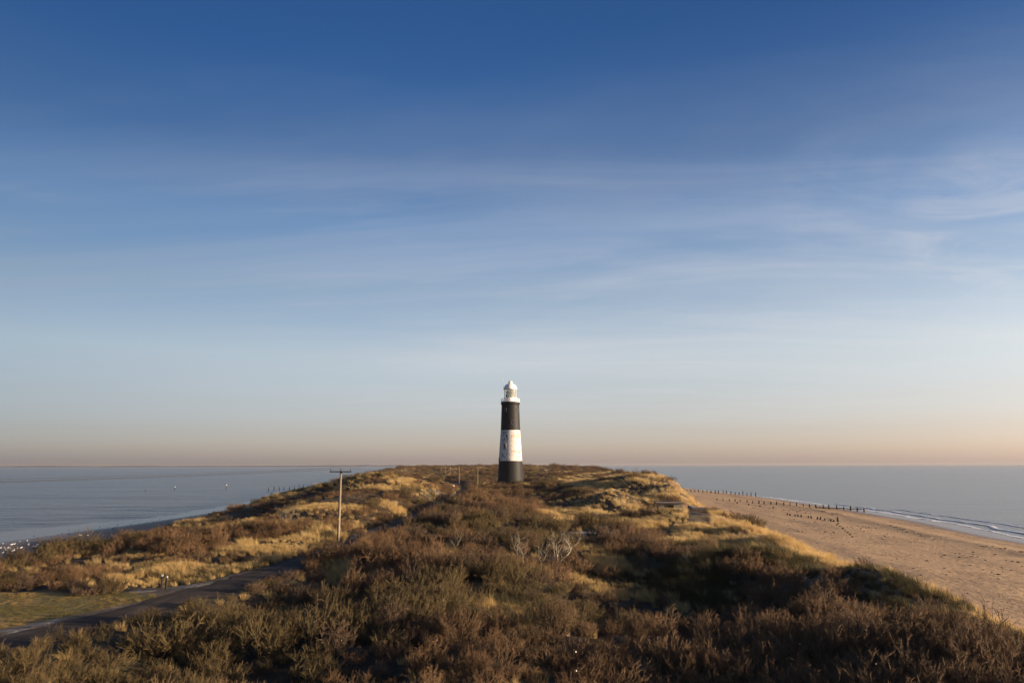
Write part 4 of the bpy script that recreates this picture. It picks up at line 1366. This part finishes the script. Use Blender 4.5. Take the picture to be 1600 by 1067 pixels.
# short turf on the lawn
TURF = [bpy.data.objects.new('turf_tuft', np_mesh('turf_tuft', np.array(V), np.array(F), m)) for m, (V, F) in
        ((grass_mat('turf_green', (0.10, 0.085, 0.018), (0.20, 0.15, 0.040)), grow_tuft(401, 60, 0.3, 0.3, 0.7)),
         (grass_mat('turf_ochre', (0.24, 0.16, 0.05), (0.34, 0.22, 0.08)), grow_tuft(402, 60, 0.3, 0.3, 0.7)))]
x, y = jgrid(-62, -24, 38, 60, 0.34)
ok = (in_lawn(x, y) > 0.3) & (fbm(x/1.5, y/1.5, 231, 2) > 0.42)
x, y = x[ok], y[ok]
scatter_gn('lawn_turf', np.stack([x, y, terrain(x, y)-0.01], -1), np.stack([x*0, x*0, rng.uniform(0, 6.28, len(x))], -1),
           np.stack([np.full(len(x), 0.55), np.full(len(x), 0.55), 0.07+0.30*rng.uniform(0, 1, len(x))**2.5], -1), (fbm(x/6, y/3, 241, 2)+rng.normal(0, .08, len(x)) > 0.52).astype(int), TURF,
           'short mown turf with ochre patches beside the road', 'turf')

# ================================================================== bleached dead shrubs
def dead_mat():
    return simple('bleached_wood', (0.17, 0.14, 0.10), (0.38, 0.32, 0.24), 5, 0.75, 0.3, 0.01)
def build_dead():
    m = dead_mat()
    def limb(b, g, p, d, L, r, depth):
        pts, rads = [p], [r]
        q = p.copy(); dd = d
        n = 5
        for i in range(n):
            dd = unit(dd + g.normal(0, 0.24, 3) + np.array([0, 0, 0.08]))
            q = q + dd*L/n
            pts.append(q.copy()); rads.append(r*(1-0.55*(i+1)/n) if depth else r*(1-0.8*(i+1)/n))
        b.tube([tuple(t) for t in pts], rads, 6 if r > 0.02 else 4)
        if depth == 0: return
        for k in range(g.integers(2, 4)+1):
            i = g.integers(2, n+1)
            nd = unit(unit(pts[i]-pts[i-1])*0.7 + g.normal(0, 0.6, 3) + np.array([0, 0, 0.2]))
            limb(b, g, pts[i], nd, L*g.uniform(0.42, 0.68), rads[i]*0.78, depth-1)
    def dead(x, y, rz, seed, dirs, L, r, lb, depth=2, sink=0.1):
        g = np.random.default_rng(seed)
        R = empty('dead_shrub', (x, y, tz(x, y)-sink), rz)
        for k, d in enumerate(dirs):
            b = MB()
            limb(b, g, np.array([g.normal(0, .12), g.normal(0, .12), 0.0]), unit(np.array(d, float)), L*g.uniform(0.8, 1.1), r*(1.0 if k == 0 else g.uniform(0.6, 0.9)), depth)
            b.build('limb', m, R, True)
        tag(R, lb, 'dead shrub', 'bleached dead shrubs in the scrub')
    dead(4.2, 68.6, 0, 5, [(0.75, -0.2, 0.62), (-0.15, 0, 1), (0.2, 0.2, 1), (-0.5, -0.2, 0.8), (0.35, -0.3, 0.9)], 2.5, 0.085, 'largest bleached dead shrub with a thick pale limb reaching right', 3, -0.4)
    dead(0.9, 66.3, 0, 8, [(-0.25, 0, 1), (0.1, 0, 1), (0.4, -0.1, 0.9), (-0.55, 0, 0.8)], 1.9, 0.036, 'thin bleached dead shrub just left of the largest one', 3, -0.45)
    dead(2.6, 67.2, 0, 21, [(0.2, 0, 1), (-0.3, 0, 0.9), (0.05, 0.1, 1)], 1.5, 0.032, 'small bleached dead stems between the two larger dead shrubs', 2, -0.5)
    dead(-31.4, 101, 0, 12, [(-0.7, 0, 0.6), (0.5, 0, 0.7), (0, 0, 1), (0.8, -0.2, 0.4), (-0.3, 0.2, 0.9)], 2.0, 0.05, 'bleached dead shrub on the bank left of the near utility pole', 2, -0.4)
    dead(-5.6, 71.5, 0, 17, [(0.25, 0, 1), (-0.35, 0, 0.9)], 2.0, 0.019, 'lone spindly dead stems below and left of the lighthouse', 2, -0.2)
build_dead()

# ================================================================== small pale scraps caught on the shrubs
def build_scraps():
    m = simple('pale_scrap', (0.62, 0.60, 0.56), (0.80, 0.78, 0.74), 10, 0.6, 0)
    g = random.Random(4)
    b = MB()
    vs = [(-.05, 0, -.04), (.045, .01, -.05), (.06, -.01, .04), (0, .012, .07), (-.055, -.008, .03)]
    b.add([(x, y-.006, z) for x, y, z in vs] + [(x, y+.006, z) for x, y, z in vs],
          [(0, 1, 2, 3, 4), (9, 8, 7, 6, 5)] + [(k, (k+1) % 5, 5+(k+1) % 5, 5+k) for k in range(5)])
    o0 = b.build('litter_scrap', m)
    front = sorted([i for i in own if 60 < SU[i] < 1560 and SVt[i] > 880], key=lambda i: (i*7919) % 1009)[:30]
    front.sort(key=lambda i: SU[i])
    for k, i in enumerate(front):
        o = o0 if k == 0 else o0.copy()
        if k: COL.objects.link(o)
        a = g.uniform(0, 6.28)
        o.location = (SX[i]+0.35*SS[i]*math.cos(a), SY[i]-0.45*SS[i], SZ[i]+SS[i]*g.uniform(0.85, 1.2))
        o.rotation_euler = (g.uniform(-.5, .5), g.uniform(-.5, .5), g.uniform(-.6, .6))
        s = g.uniform(0.35, 0.65); o.scale = (s*0.7, s, s)
        w = ('%s scrap counted from the left' % ordn(k)) if k < 15 else ('%s scrap counted from the right' % ordn(len(front)-1-k))
        tag(o, 'tiny white %s, caught in the front shrub twigs' % w, 'scrap', 'white scraps caught on shrubs')
build_scraps()

# ================================================================== wrack and stones on the sand
def build_wrack():
    m = simple('dark_wrack', (0.020, 0.016, 0.011), (0.070, 0.052, 0.034), 4, 0.85, 0.3)
    g = np.random.default_rng(31)
    V, F = [], []
    def lump(x, y, s):
        z = tz(x, y)
        b = len(V)
        n = 7
        for k in range(n):
            a = 6.283*k/n
            r = s*g.uniform(0.6, 1.2)
            V.append((x+math.cos(a)*r*1.5, y+math.sin(a)*r, z-0.03))
        for k in range(n):
            a = 6.283*(k+.5)/n
            r = s*g.uniform(0.35, 0.7)
            V.append((x+math.cos(a)*r*1.5, y+math.sin(a)*r, z+s*g.uniform(0.25, 0.5)))
        V.append((x, y, z+s*0.5))
        for k in range(n):
            k2 = (k+1) % n
            F.append((b+k, b+k2, b+n+k2)); F.append((b+k, b+n+k2, b+n+k)); F.append((b+n+k, b+n+k2, b+2*n))
    for fr, n, s0, wob in ((0.60, 520, 0.15, 0.9), (0.74, 420, 0.10, 0.45), (0.46, 260, 0.16, 3.0), (0.30, 200, 0.16, 5.0)):
        ys = g.uniform(45, 240, n)
        for y in ys:
            c = vnoise(np.array([y/9.0]), np.array([fr*40]), 7)[0]
            if c < 0.42: continue
            t, w = float(TOE_R(y)), float(WATER_R(y))
            x = t+(w-t)*fr + (fbm(np.array([y/25]), np.array([fr*9]), 3, 2)[0]-0.5)*9 + g.normal(0, wob)
            lump(x, y, s0*g.uniform(0.4, 1.5))
    for k in range(240):
        y = g.uniform(36, 150); t = float(TOE_R(y))
        lump(t+g.uniform(1, 34), y, g.uniform(0.05, 0.16))
    tag(link(bpy.data.objects.new('seaweed_wrack', np_mesh('seaweed_wrack', np.array(V), np.array(F), m))),
        'dark lines of seaweed wrack and stones strewn along the sand', 'wrack', None, 'stuff')
    # stony rim of the left shore
    V.clear(); F.clear()
    for k in range(320):
        y = g.uniform(95, 330); l, w = float(TOE_L(y)), float(WATER_L(y))
        lump(l+(w-l)*(0.25+0.45*g.beta(2, 2)), y, g.uniform(0.06, 0.18))
    tag(link(bpy.data.objects.new('shore_stones', np_mesh('shore_stones', np.array(V), np.array(F), m))),
        'dark stones and weed scattered on the wet left shore', 'stones', None, 'stuff')
build_wrack()

# ================================================================== sea haze
def build_haze():
    m = bpy.data.materials.new('sea_air'); m.use_nodes = True
    nt = m.node_tree; nt.nodes.clear()
    out = nt.nodes.new('ShaderNodeOutputMaterial')
    v = nt.nodes.new('ShaderNodeVolumePrincipled')
    v.inputs['Color'].default_value = (0.46, 0.44, 0.45, 1)
    v.inputs['Density'].default_value = HAZE_DENSITY
    v.inputs['Anisotropy'].default_value = 0.2
    nt.links.new(v.outputs[0], out.inputs['Volume'])
    b = MB(); R_ = 46000.0
    b.box((0, 300, (56-6)/2.0), (2*R_, 2*R_, 62))
    tag(b.build('haze', m), 'thin haze lying low over sea and land', 'haze', None, 'stuff')
HAZE_DENSITY = 0.00006
build_haze()
